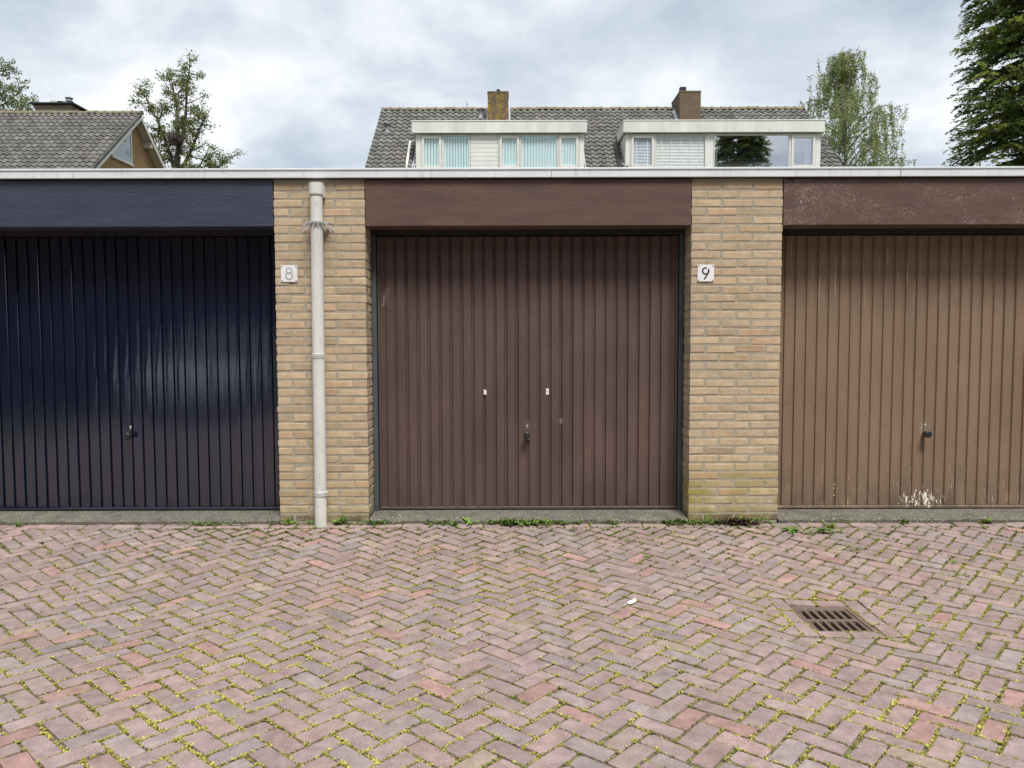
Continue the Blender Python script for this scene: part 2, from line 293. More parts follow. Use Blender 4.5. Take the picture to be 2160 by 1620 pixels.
# ------------------------------------------------------------------ helpers
WL = {}
def link(o, parent=None, loc=(0, 0, 0)):
    COL.objects.link(o); WL[o.name] = Vector(loc)
    if parent is not None:
        o.parent = parent; o.location = Vector(loc) - WL[parent.name]
    else: o.location = loc
    return o
def tag(o, label=None, cat=None, group=None, kind=None):
    if label: o['label'] = label
    if cat: o['category'] = cat
    if group: o['group'] = group
    if kind: o['kind'] = kind
    return o
def empty(name, loc, label=None, cat=None, group=None):
    o = bpy.data.objects.new(name, None); o.empty_display_size = .1
    link(o, None, loc); return tag(o, label, cat, group)
def settint(me, cols):
    a = me.attributes.new('tint', 'FLOAT_COLOR', 'POINT')
    d = np.ones((len(me.vertices), 4), np.float32); d[:, :3] = cols
    a.data.foreach_set('color', d.ravel())
class MB:
    def __init__(s): s.v = []; s.f = []; s.c = []
    def add(s, vs, fs, col=(1, 1, 1)):
        k = len(s.v); s.v += [tuple(p) for p in vs]; s.f += [tuple(i + k for i in f) for f in fs]; s.c += [col] * len(vs); return s
    def box(s, x0, x1, y0, y1, z0, z1, col=(1, 1, 1), bev=0):
        if bev <= 0:
            vs = [(x, y, z) for x in (x0, x1) for y in (y0, y1) for z in (z0, z1)]
            return s.add(vs, [(0, 1, 3, 2), (4, 6, 7, 5), (0, 4, 5, 1), (2, 3, 7, 6), (0, 2, 6, 4), (1, 5, 7, 3)], col)
        vs = []
        for ax in range(3):
            for x in (0, 1):
                for y in (0, 1):
                    for z in (0, 1):
                        p = [x0 + bev if x == 0 else x1 - bev, y0 + bev if y == 0 else y1 - bev, z0 + bev if z == 0 else z1 - bev]
                        q = (x, y, z)[ax]; p[ax] = ((x0, x1), (y0, y1), (z0, z1))[ax][q]; vs.append(p)
        def I(ax, x, y, z): return ax * 8 + x * 4 + y * 2 + z
        fs = []
        for a in (0, 1):
            X = [I(0, a, 0, 0), I(0, a, 1, 0), I(0, a, 1, 1), I(0, a, 0, 1)]; fs.append(tuple(X if a else X[::-1]))
            Y = [I(1, 0, a, 0), I(1, 0, a, 1), I(1, 1, a, 1), I(1, 1, a, 0)]; fs.append(tuple(Y if a else Y[::-1]))
            Z = [I(2, 0, 0, a), I(2, 1, 0, a), I(2, 1, 1, a), I(2, 0, 1, a)]; fs.append(tuple(Z if a else Z[::-1]))
            for b_ in (0, 1):
                fs.append((I(0, a, b_, 0), I(0, a, b_, 1), I(1, a, b_, 1), I(1, a, b_, 0)))
                fs.append((I(0, a, 0, b_), I(0, a, 1, b_), I(2, a, 1, b_), I(2, a, 0, b_)))
                fs.append((I(1, 0, a, b_), I(1, 1, a, b_), I(2, 1, a, b_), I(2, 0, a, b_)))
                for c_ in (0, 1): fs.append((I(0, a, b_, c_), I(1, a, b_, c_), I(2, a, b_, c_)))
        return s.add(vs, fs, col)
    def tube(s, pts, rad, n=6, col=(1, 1, 1), cap=True):
        pts = [Vector(p) for p in pts]; k = len(pts)
        if not hasattr(rad, '__len__'): rad = [rad] * k
        vs = []; fs = []
        for i, p in enumerate(pts):
            d = (pts[min(i + 1, k - 1)] - pts[max(i - 1, 0)]).normalized()
            a = d.orthogonal().normalized() if i == 0 else (a - d * a.dot(d)).normalized()
            b = d.cross(a)
            for j in range(n):
                q = 2 * math.pi * j / n; vs.append(p + (a * math.cos(q) + b * math.sin(q)) * rad[i])
        for i in range(k - 1):
            for j in range(n): fs.append((i * n + j, i * n + (j + 1) % n, (i + 1) * n + (j + 1) % n, (i + 1) * n + j))
        if cap: fs += [tuple(range(n))[::-1], tuple(range((k - 1) * n, k * n))]
        return s.add(vs, fs, col)
    def lathe(s, prof, c, axis='Z', n=20, col=(1, 1, 1)):   # prof [(r, h)]
        vs = []; fs = []; k = len(prof)
        for r, h in prof:
            for j in range(n):
                q = 2 * math.pi * j / n; a, b = r * math.cos(q), r * math.sin(q)
                vs.append((c[0] + a, c[1] + b, c[2] + h) if axis == 'Z' else (c[0] + a, c[1] - h, c[2] + b))
        for i in range(k - 1):
            for j in range(n): fs.append((i * n + j, i * n + (j + 1) % n, (i + 1) * n + (j + 1) % n, (i + 1) * n + j))
        fs += [tuple(range(n))[::-1], tuple(range((k - 1) * n, k * n))]
        return s.add(vs, fs, col)
    def mesh(s, name, origin=(0, 0, 0)):
        me = bpy.data.meshes.new(name); o = Vector(origin)
        me.from_pydata([Vector(p) - o for p in s.v], [], s.f); settint(me, np.array(s.c, np.float32).reshape(-1, 3)); return me
    def build(s, name, m, parent=None, origin=None, smooth=False, label=None, cat=None, kind=None):
        if origin is None: origin = WL[parent.name] if parent is not None else (0, 0, 0)
        me = s.mesh(name, origin); me.materials.append(M[m] if isinstance(m, str) else m)
        if smooth: me.shade_smooth()
        o = bpy.data.objects.new(name, me); link(o, parent, origin); return tag(o, label, cat, None, kind)
def fast(name, P, cols, m, parent=None, origin=(0, 0, 0), kind=None, label=None, cat=None):
    """P: (n,k,3) polygons with k corners, cols (n,3)"""
    n, k, _ = P.shape; me = bpy.data.meshes.new(name)
    me.vertices.add(n * k); me.vertices.foreach_set('co', (P - np.array(origin)).astype(np.float32).ravel())
    me.loops.add(n * k); me.loops.foreach_set('vertex_index', np.arange(n * k, dtype=np.int32))
    me.polygons.add(n); me.polygons.foreach_set('loop_start', np.arange(0, n * k, k, dtype=np.int32)); me.polygons.foreach_set('loop_total', np.full(n, k, np.int32))
    me.update(); settint(me, np.repeat(cols, k, axis=0)); me.materials.append(M[m])
    o = bpy.data.objects.new(name, me); link(o, parent, origin); return tag(o, label, cat, None, kind)
def piece(name, me, parent, loc, rot=None, col=None, scale=None):
    o = bpy.data.objects.new(name, me); link(o, parent, loc)
    if rot: o.rotation_euler = rot
    if scale: o.scale = scale
    if col: o.color = (*col, 1)
    return o
# value noise for shapes
_tab = rng.random((64, 64))
def vnoise(x, y):
    x0, y0 = np.floor(x).astype(int), np.floor(y).astype(int); fx, fy = x - x0, y - y0
    fx = fx * fx * (3 - 2 * fx); fy = fy * fy * (3 - 2 * fy)
    g = lambda i, j: _tab[i % 64, j % 64]
    return (g(x0, y0) * (1 - fx) + g(x0 + 1, y0) * fx) * (1 - fy) + (g(x0, y0 + 1) * (1 - fx) + g(x0 + 1, y0 + 1) * fx) * fy
DR = (1.46, 1.775, -1.802, -1.442)     # drain frame footprint
def gz(x, y):
    """height of the paved yard: falls from the garages to a shallow gutter, a dip round the drain, gentle waves"""
    x = np.asarray(x, float); y = np.asarray(y, float)
    z = np.interp(y, [-40, -9, -5, -2.9, -1.9, -1.2, -.5, 0], [.15, .02, -.055, -.075, -.088, -.080, -.045, -.012])
    wv = (vnoise(x * 1.1 + 7, y * 1.3 + 30) - .5) * .030 + (vnoise(x * 3 + 3, y * 3.3 + 11) - .5) * .012
    dd = np.hypot(x - 1.617, (y + 1.62))
    return z + wv * np.clip(-y * 2.5, 0, 1) - .018 * np.exp(-(dd / .45) ** 2)

# ------------------------------------------------------------------ the ground
grd = MB().add([(-400, -60, -.25), (400, -60, -.25), (400, 700, -.25), (-400, 700, -.25)], [(0, 1, 2, 3)]).build('ground', 'ground', kind='structure')
grd2 = MB().add([(-400, -700, -.26), (400, -700, -.26), (400, -60.001, -.26), (-400, -60.001, -.26)], [(0, 1, 2, 3)]).build('far_ground', 'ground', kind='structure')
nx, ny = 140, 110
gx = np.linspace(-7, 7, nx); gy = np.linspace(-9, -.002, ny); GX, GY = np.meshgrid(gx, gy); GZ = gz(GX, GY) - .0085
me = bpy.data.meshes.new('pavement')
idx = lambda i, j: j * nx + i
def in_drain(i, j): return DR[0] - .0 < (gx[i] + gx[i + 1]) / 2 < DR[1] and DR[2] < (gy[j] + gy[j + 1]) / 2 < DR[3]
me.from_pydata(np.stack([GX, GY, GZ], -1).reshape(-1, 3).tolist(), [], [(idx(i, j), idx(i + 1, j), idx(i + 1, j + 1), idx(i, j + 1)) for j in range(ny - 1) for i in range(nx - 1) if not in_drain(i, j)])
me.materials.append(M['soil']); me.shade_smooth()
pave = bpy.data.objects.new('pavement', me); link(pave); tag(pave, 'herringbone brick paving with moss in the joints', None, None, 'structure')

# camera maths only to rank which pieces show largest
CI = cam.matrix_basis.inverted()
def project(p):
    q = CI @ Vector(p)
    if q.z > -.1: return None
    return 1080 + 1600 * q.x / -q.z, 810 - 1600 * q.y / -q.z, -q.z
def infront(p, mrg=30):
    q = project(p)
    return q is not None and -mrg < q[0] < 2160 + mrg and -mrg < q[1] < 1620 + mrg

# herringbone pavers
PL, PW, PJ = .187, .0866, .0110
ang = R(45 + 3.3); ca, sa = math.cos(ang), math.sin(ang); OX, OY = .012, -1.5
def cliphalf(poly, a, b, c):        # keep a*x+b*y <= c
    out = []
    for i in range(len(poly)):
        p, q = poly[i], poly[(i + 1) % len(poly)]; dp = a * p[0] + b * p[1] - c; dq = a * q[0] + b * q[1] - c
        if dp <= 0: out.append(p)
        if dp * dq < 0:
            k = dp / (dp - dq); out.append((p[0] + (q[0] - p[0]) * k, p[1] + (q[1] - p[1]) * k))
    return out
def area(p): return .5 * abs(sum(p[i][0] * p[(i + 1) % len(p)][1] - p[(i + 1) % len(p)][0] * p[i][1] for i in range(len(p))))
EDGE = -.112
RG = (DR[0] - .088, DR[1] + .088, DR[2] - .080, DR[3] + .080)
def paver_col():
    u = random.random()
    g = random.uniform(.88, 1.12)
    if u < .60: c = (1.0, .95, .94)
    elif u < .78: c = (.95, .975, .985)
    elif u < .91: c = (1.06, .95, .925)
    elif u < .955: c = (1.14, .90, .84)
    elif u < .972: c = (1.06, 1.05, .88)
    else: c = (.88, .92, .95)
    return tuple(x * g for x in c)
pavers = []        # (poly, col)
nmax = 75
for i in range(-110, 111):
    for j in range(-50, 51):
        bu, bv = i * PW + j * PL, i * PW - j * PL
        for typ in (0, 1):
            h = PJ / 2
            if typ == 0: u0, u1, v0, v1 = bu + h, bu + PL - h, bv + h, bv + PW - h
            else: u0, u1, v0, v1 = bu + h, bu + PW - h, bv + PW + h, bv + PW + PL - h
            cu, cv = (u0 + u1) / 2, (v0 + v1) / 2
            X, Y = OX + cu * ca - cv * sa, OY + cu * sa + cv * ca
            if not (-6.6 < X < 6.6 and -8.6 < Y < EDGE + .06): continue
            # rows wander a little
            dx = (vnoise(np.array(X * .8 + 40), np.array(Y * .8 + 5)) - .5) * .035; dy = (vnoise(np.array(X * .7 + 9), np.array(Y * .7 + 50)) - .5) * .05
            jit = lambda s=.0022: random.gauss(0, s)
            rot = random.gauss(0, .012); cr, sr = math.cos(rot), math.sin(rot); tx, ty = jit(), jit()
            poly = []
            for (a, b_) in ((u0, v0), (u1, v0), (u1, v1), (u0, v1)):
                a2, b2 = a - cu + jit(), b_ - cv + jit(); a2, b2 = a2 * cr - b2 * sr + cu + tx, a2 * sr + b2 * cr + cv + ty
                poly.append((OX + a2 * ca - b2 * sa + float(dx), OY + a2 * sa + b2 * ca + float(dy)))
            whole = True
            if max(p[1] for p in poly) > EDGE: poly = cliphalf(poly, 0, 1, EDGE); whole = False
            if len(poly) < 3: continue
            xs = [p[0] for p in poly]; ys = [p[1] for p in poly]
            if max(xs) > RG[0] and min(xs) < RG[1] and max(ys) > RG[2] and min(ys) < RG[3]:
                mx_, my_ = sum(xs) / len(xs), sum(ys) / len(ys)
                sds = [(RG[0] - mx_, (1, 0, RG[0])), (mx_ - RG[1], (-1, 0, -RG[1])), (RG[2] - my_, (0, 1, RG[2])), (my_ - RG[3], (0, -1, -RG[3]))]
                d_, hp = max(sds)
                poly = cliphalf(poly, *hp); whole = False
            if len(poly) < 3 or area(poly) < .0016: continue
            pavers.append((poly, paver_col(), whole))
# row of stretchers along the garages and the frame of stretchers round the drain
x = -6.6
while x < 6.6:
    l = PL + random.gauss(0, .004)
    yj = random.gauss(0, .004)
    pavers.append(([(x + .004, -.104 + yj), (x + l - .004, -.104 + yj + jit()), (x + l - .004, -.014 + yj), (x + .004, -.014 + yj)], paver_col(), True)); x += l
def strip(x0, x1, y0, y1, n, horiz):
    for k in range(n):
        if horiz: a, b_ = x0 + (x1 - x0) * k / n, x0 + (x1 - x0) * (k + 1) / n; q = [(a + .005, y0), (b_ - .005, y0), (b_ - .005, y1), (a + .005, y1)]
        else: a, b_ = y0 + (y1 - y0) * k / n, y0 + (y1 - y0) * (k + 1) / n; q = [(x0, a + .005), (x1, a + .005), (x1, b_ - .005), (x0, b_ - .005)]
        pavers.append(([(p[0] + jit(.003), p[1] + jit(.003)) for p in q], paver_col(), True))
strip(RG[0] + .006, DR[0] - .006, DR[2] - .076, DR[3] + .076, 3, False); strip(DR[1] + .006, RG[1] - .006, DR[2] - .076, DR[3] + .076, 3, False)
strip(DR[0], DR[1], DR[3] + .005, RG[3] - .005, 2, True); strip(DR[0], DR[1], RG[2] + .005, DR[2] - .005, 2, True)

def paver_mesh(poly, ox, oy):
    """prism with worn, rounded arrises; local to (ox,oy,0), follows the slope of the yard"""
    k = len(poly); cx = sum(p[0] for p in poly) / k; cy = sum(p[1] for p in poly) / k
    z0 = float(gz(cx, cy)); e = .05
    sx = (float(gz(cx + e, cy)) - float(gz(cx - e, cy))) / (2 * e) + random.gauss(0, .010); sy = (float(gz(cx, cy + e)) - float(gz(cx, cy - e))) / (2 * e) + random.gauss(0, .010)
    z0 += random.gauss(0, .0016)
    def pt(p, ins, dz):
        dx, dy = p[0] - cx, p[1] - cy; r = math.hypot(dx, dy); f = 1 - ins * 1.35 / max(r, .02)
        x_, y_ = cx + dx * f, cy + dy * f; return (x_ - ox, y_ - oy, z0 + sx * (x_ - cx) + sy * (y_ - cy) + dz)
    vs = []; 
    # corner-cut outline so the corners look knocked off
    out = []
    for i in range(k):
        p, a, b_ = poly[i], poly[i - 1], poly[(i + 1) % k]; c = random.uniform(.0015, .006) if random.random() < .90 else random.uniform(.010, .020)
        for q in (a, b_):
            d = math.hypot(q[0] - p[0], q[1] - p[1]); f = min(c / max(d, 1e-4), .4); out.append((p[0] + (q[0] - p[0]) * f, p[1] + (q[1] - p[1]) * f))
    n = len(out)
    for ins, dz in ((.0036, .0), (.0010, -.0010), (0, -.0040), (0, -.05)): vs += [pt(p, ins, dz) for p in out]
    fs = [tuple(range(n))]
    for l in range(3): fs += [(l * n + i, (l + 1) * n + i, (l + 1) * n + (i + 1) % n, l * n + (i + 1) % n) for i in range(n)]
    return vs, fs
def cen(p): return sum(q[0] for q in p) / len(p), sum(q[1] for q in p) / len(p)
rank = []
for k, (poly, col, whole) in enumerate(pavers):
    c = cen(poly); q = project((c[0], c[1], -.07))
    if q and -5 < q[0] < 2165 and q[1] < 1625: rank.append((-area(poly) * (1.37) / q[2] ** 3, k))
rank.sort(); near = set(k for _, k in rank[:300])
rest = MB()
for k, (poly, col, whole) in enumerate(pavers):
    cx, cy = cen(poly)
    if k in near:
        zc = float(gz(cx, cy)); vs, fs = paver_mesh(poly, cx, cy); b_ = MB().add([(a, b, c - zc) for a, b, c in vs], fs)
        me = b_.mesh('paver'); me.materials.append(M['paver']); piece('paver', me, pave, (cx, cy, zc), col=col)
    else:
        vs, fs = paver_mesh(poly, 0, 0); rest.add(vs, fs, col)
rest.build('paver_field', 'paver', pave, kind='stuff')

# ------------------------------------------------------------------ the garages
gar = empty('garage_row', (0, 0, 0), 'row of three flat-roofed garages, blue, brown and tan doors between yellow brick pillars', 'garage')
PX = [(-1.670, -1.030), (1.265, 1.905)]           # pillars in view
PO = [(-4.610, -3.970), (4.205, 4.845)]           # the next ones, just out of view
CH, BH, BLN, BJ, BD = .0603, .0455, .2030, .0155, .10
NC = 41; PZ0 = -.055
def brick_variant(l, d, s):
    r = random.Random(s); b_ = MB().box(0, l, 0, d, 0, BH, bev=.0026)
    b_.v = [(x + r.gauss(0, .0013), y + r.gauss(0, .0006), z + r.gauss(0, .0012)) for x, y, z in b_.v]
    me = b_.mesh('brick'); me.materials.append(M['brick']); return me
V_full = [brick_variant(BLN, BD, s) for s in range(7)]; V_half = [brick_variant(BD, BLN, 20 + s) for s in range(5)]
V_in = [brick_variant(BLN, BD, 40 + s) for s in range(3)]
def brick_col():
    u = random.random(); g = random.uniform(.86, 1.1)
    c = (1, 1, 1) if u < .68 else ((1.03, .955, .92) if u < .80 else ((1.06, 1.06, 1.04) if u < .93 else (.87, .85, .84)))
    return tuple(x * g for x in c)
for pi, (x0, x1) in enumerate(PX):
    core = MB().box(x0 + .003, x1 - .003, .0024, .208, -.30, 2.428)
    pil = core.build('pillar', 'mortar', gar, origin=((x0 + x1) / 2, .1, 0))
    back = MB()
    for c in range(NC):
        z = PZ0 + c * CH
        if z + BH > 2.43: break
        if c % 2 == 0:
            xs = [(x0 + k * (BLN + BJ), V_full) for k in range(3)]
        else:
            m0 = x0 + BD + BJ; xs = [(x0, V_half), (m0, V_full), (m0 + BLN + BJ, V_full), (x1 - BD, V_half)]
        if c % 2 == 0:       # rear bricks seen on the reveals
            for xx in (x0, x1 - BLN):
                me = V_in[c % 3]; vs = [v.co for v in me.vertices]
                back.add([(xx + v.x, v.y + BD + BJ * .6, z + v.z) for v in vs], [tuple(p.vertices) for p in me.polygons], brick_col())
        for (xx, V) in xs:
            me = random.choice(V); l = BLN if V is V_full else BD
            tc_ = brick_col()
            if z < .06: tc_ = tuple(q * .72 for q in tc_)          # weathered plinth courses
            piece('brick', me, pil, (xx + random.gauss(0, .0012), random.gauss(0, .0006), z + random.gauss(0, .0013)), rot=(0, random.gauss(0, .004), 0), col=tc_)
    back.build('reveal_bricks', 'brick', pil, kind='stuff')
for (x0, x1) in PO:
    pil = MB().box(x0 + .006, x1 - .006, .0065, .208, -.30, 2.428).build('pillar', 'mortar', gar, origin=((x0 + x1) / 2, .1, 0)); allb = MB()
    for c in range(NC):
        z = PZ0 + c * CH
        if z + BH > 2.43: break
        if c % 2 == 0: xs = [(x0 + k * (BLN + BJ), V_full[k]) for k in range(3)]
        else: m0 = x0 + BD + BJ; xs = [(x0, V_half[0]), (m0, V_full[3]), (m0 + BLN + BJ, V_full[4]), (x1 - BD, V_half[1])]
        for xx, me in xs: allb.add([(xx + v.co.x, v.co.y, z + v.co.z) for v in me.vertices], [tuple(p.vertices) for p in me.polygons], brick_col())
    allb.build('brick_courses', 'brick', pil, kind='stuff')
OPEN = [(-3.970, -1.670, 'beam_navy', 'door_navy', 'dark', 'navy'), (-1.030, 1.265, 'beam_brown', 'door_brown', 'jamb', 'brown'), (1.905, 4.205, 'beam_worn', 'door_tan', 'dark', 'tan')]
BL = ['navy blue painted beam over the blue door', 'smooth brown painted beam over the middle door', 'flaking brown beam with pale scratches over the tan door']
DL = ['glossy navy blue ribbed garage door', 'matt dark brown ribbed garage door with two white stickers', 'tan brown ribbed garage door with peeling paint at the foot']
SP, SW, SD = .0812, .0600, .017
for oi, (x0, x1, bm, dm, jm, nm) in enumerate(OPEN):
    SD = .012 if nm == 'tan' else .017
    bb = MB().box(x0 + .003, x1 - .003, -.008, .175, 2.103, 2.428, bev=.004).build('lintel_beam', bm, gar); bb['label'] = BL[oi]
    MB().box(x0 + .004, x1 - .004, .18, .22, 2.068, 2.118).build('frame_head', 'dark', gar)
    for a, b_ in ((x0 + .003, x0 + .036), (x1 - .036, x1 - .003)):
        MB().box(a, b_, .196, .262, .028, 2.068, bev=.002).build('door_jamb', jm if nm != 'navy' else dm, gar)
    dx0, dx1 = x0 + .040, x1 - .040; zb, zt = .040, 2.064; yd = .222
    dr = MB().box(dx0, dx1, yd + SD, yd + SD + .012, zb, zt).build('garage_door', dm, gar, origin=((x0 + x1) / 2, yd, zb)); dr['label'] = DL[oi]
    # pressed rails round the leaf
    MB().box(dx0, dx1, yd - .004, yd + SD - .0005, zb, zb + .020, bev=.003).build('bottom_rail', dm, dr)
    MB().box(dx0 + .002, dx0 + .016, yd - .003, yd + SD - .0005, zb + .0215, zt - .003, bev=.002).build('edge_rail', dm, dr)
    MB().box(dx1 - .016, dx1 - .002, yd - .003, yd + SD - .0005, zb + .0215, zt - .003, bev=.002).build('edge_rail', dm, dr)
    n = int((dx1 - dx0 - .05) / SP); off = ((dx1 - dx0) - (n * SP - (SP - SW))) / 2
    # one rib: a shallow pressed tray, slightly hollow, in six lengths so that it is not dead straight
    rb = MB(); segs = 10; vs = []
    h = zt - zb - .030
    prof = [(-.0030, SD - .0004), (.0006, .004), (.0028, .0004), (SW * .33, .0), (SW * .67, .0), (SW - .0028, .0004), (SW - .0006, .004), (SW + .0030, SD - .0004)]
    for s_ in range(segs + 1):
        for (px_, py_) in prof: vs.append((px_, py_, h * s_ / segs))
    k = len(prof)
    fs = [(s_ * k + i, s_ * k + i + 1, (s_ + 1) * k + i + 1, (s_ + 1) * k + i) for s_ in range(segs) for i in range(k - 1)]
    fs += [tuple(range(k))[::-1], tuple(range(segs * k, segs * k + k))]
    rms = []
    for var in range(3):
        r = random.Random(var + 5 * oi); q = MB().add([(x_, y_ + (r.gauss(0, .0002) if y_ < .005 else 0), z_) for x_, y_, z_ in vs], fs); me = q.mesh('slat'); me.materials.append(M[dm]); rms.append(me)
    for i in range(n):
        piece('slat', rms[i % 3], dr, (dx0 + off + i * SP, yd, zb + .0235), rot=(random.gauss(0, .0006), random.gauss(0, .0004), random.gauss(0, .0012)))
    kx = {'navy': -2.839, 'brown': .108, 'tan': 3.066}[nm]; kz = .602
    kb = MB().lathe([(.016, 0), (.016, .018), (.0105, .022), (.0105, .034), (.023, .040), (.026, .046), (.026, .058), (.0225, .063), (.012, .0645)], (kx, yd - .0006, kz), 'Y', 22).build('knob', 'knob', dr, smooth=True)
    if nm == 'brown':
        MB().box(kx - .027, kx + .027, yd - .0022, yd - .0003, kz - .045, kz + .10, bev=.0008).build('lock_plate', dm, dr)
    ky = MB().lathe([(.0085, 0), (.0085, .003), (.007, .005)], (kx + .004, yd - .002, kz + .064), 'Y', 14)
    ky.box(kx + .0005, kx + .0075, yd - .0055, yd - .001, kz + .043, kz + .060, bev=.001); ky.build('lock_cylinder', 'brass', dr)
    if nm == 'brown':
        for sx_, zs in ((-.200, [(.900, .941)]), (.263, [(.898, .923), (.925, .943)])):
            for (a, b_) in zs:
                st = MB()
                if sx_ < 0: st.add([(sx_ - .010, yd - .0016, a - .004), (sx_ - .004, yd - .0016, a + .003), (sx_ + .003, yd - .0016, a), (sx_ + .010, yd - .0016, a - .004), (sx_ + .0105, yd - .0016, b_ - .012), (sx_ - .008, yd - .0016, b_)], [(0, 1, 2, 3, 4, 5)])
                else: st.add([(sx_ - .011, yd - .0016, a), (sx_ + .010, yd - .0016, a + .001), (sx_ + .0105, yd - .0016, b_), (sx_ - .0105, yd - .0016, b_)], [(0, 1, 2, 3)])
                st.build('sticker', 'sticker', dr)
    # concrete threshold, worn, sloping
    th = MB(); vs = []; nxs = 40
    for i in range(nxs + 1):
        xx = x0 + .004 + (x1 - x0 - .008) * i / nxs; wz = random.gauss(0, .0025)
        for (yy, zz_) in ((.26, .034), (.13, .032), (.012 + random.gauss(0, .004), .022 + wz), (-.008 + random.gauss(0, .003), .006 + wz), (-.009, -.12)): vs.append((xx, yy, zz_))
    fs = [(i * 5 + j, i * 5 + j + 1, (i + 1) * 5 + j + 1, (i + 1) * 5 + j) for i in range(nxs) for j in range(4)]
    th.add(vs, fs).build('threshold', 'concrete', gar)
# roof edge trim in lengths, roof slab, rear walls
js = [-5.2, -4.57, -2.136, .278, 2.712, 5.2]
for a, b_ in zip(js[:-1], js[1:]):
    tr = MB().box(a + .0012, b_ - .0012, -.034, .06, 2.434, 2.498, bev=.003)
    tr.box(a + .0012, b_ - .0012, -.040, -.0341, 2.486, 2.4995, bev=.002)
    tr.build('roof_trim', 'trim', gar)
MB().box(-5.2, 5.2, -.02, .20, 2.4285, 2.4335).build('trim_shadow_gap', 'dark', gar)  # near-black strip fills the gap under the trim in place of its shade
MB().box(-5.2, 5.2, .205, 6.0, 2.36, 2.47).build('roof_slab', 'roofing', gar)
for a, b_ in ((-5.2, -4.615), (4.85, 5.2)): MB().box(a, b_, .004, .21, -.3, 2.4275).build('end_wall', 'brick', gar)
MB().box(-5.2, 5.2, 5.8, 6.0, -.3, 2.355).build('rear_wall', 'housewall', gar)
for a in (-5.2, 5.1): MB().box(a, a + .1, .215, 5.79, -.3, 2.355).build('side_wall', 'housewall', gar)

# number plates
def ring(b_, cx, y, cz, r0, r1, n=40, a0=0, a1=2 * math.pi):
    vs = []; 
    for i in range(n + 1):
        q = a0 + (a1 - a0) * i / n
        for r in (r0, r1): vs.append((cx + r * math.cos(q), y, cz + r * math.sin(q)))
    b_.add(vs, [(2 * i, 2 * i + 1, 2 * i + 3, 2 * i + 2) for i in range(n)])
def plate(cx, cz, digit, label):
    y = -.0035
    o = MB().box(cx - .0585, cx + .0585, y - .004, y, cz - .0585, cz + .0585, bev=.0012).build('number_plate', 'sign', None, origin=(cx, y, cz), label=label, cat='number sign')
    d = MB()
    if digit == 8:
        ring(d, cx, y - .0046, cz + .0195, .0150, .0232); ring(d, cx, y - .0050, cz - .0165, .0190, .0278)
        d.build('digit', 'digit_grey', o)
    else:
        ring(d, cx - .001, y - .0046, cz + .015, .0165, .0270, 40, R(70), R(360 + 38))
        d.add([(cx + .0265, y - .0050, cz + .022), (cx + .0265, y - .0050, cz + .008), (cx - .0045, y - .0050, cz - .044), (cx - .0165, y - .0050, cz - .044), (cx + .0140, y - .0050, cz + .004), (cx + .0155, y - .0050, cz + .016)], [(0, 1, 2, 3, 4, 5)])
        d.build('digit', 'digit_black', o)
    for sx_ in (-1, 1):
        for sz_ in (-1, 1): MB().lathe([(.0045, 0), (.0045, .0012), (.002, .002)], (cx + sx_ * .0495, y - .0041, cz + sz_ * .0495), 'Y', 10).build('screw', 'screw', o)
plate(-1.569, 1.774, 8, 'white plate with faded grey number 8 beside the downpipe')
plate(1.368, 1.770, 9, 'white plate with black number 9 right of the brown door')

# downpipe
dp = empty('downpipe', (-1.358, -.058, -.01), 'pale grey downpipe with a ring of steel spikes near its top', 'downpipe')
px0, py0 = -1.358, -.058
MB().tube([(px0 - .004, py0, -.02), (px0 - .002, py0, .8), (px0, py0, 1.6), (px0 + .003, py0, 2.30)], .0425, 24, cap=False).build('pipe', 'pvc', dp, smooth=True)
hp = MB().tube([(px0 + .003, py0, 2.305), (px0 + .003, py0, 2.312), (px0 + .003, py0, 2.318), (px0 + .003, py0, 2.392)], [.0445, .0485, .0495, .0495], 24)
hp.box(px0 - .02, px0 + .052, py0 + .02, py0 + .075, 2.30, 2.385, bev=.004); hp.build('top_socket', 'pvc', dp)
for zc in (1.197, .219):
    bd = MB()
    for dz in (-.011, 0, .010): bd.lathe([(.0432, dz - .0035), (.0475, dz - .002), (.0475, dz + .002), (.0432, dz + .0035)], (px0 - .001, py0, zc), 'Z', 24)
    bd.build('pipe_band', 'pvc', dp)
sc = MB().lathe([(.0435, -.010), (.058, -.010), (.060, -.004), (.060, .006), (.0435, .010)], (px0 + .003, py0, 2.118), 'Z', 24)
sc.box(px0 + .055, px0 + .085, py0 + .0, py0 + .04, 2.110, 2.124, bev=.003)
sc = sc.build('spike_collar', 'steel', dp)
for i in range(13):
    q = R(152 + i * 236 / 12) if True else 0
    c_, s_ = math.cos(q), math.sin(q)
    MB().tube([(px0 + .003 + .058 * c_, py0 + .058 * s_, 2.122), (px0 + .003 + .078 * c_, py0 + .078 * s_, 2.108), (px0 + .003 + .140 * c_, py0 + .140 * s_, 2.047)], [.0024, .0024, .0016], 6).build('spike', 'steel', sc)

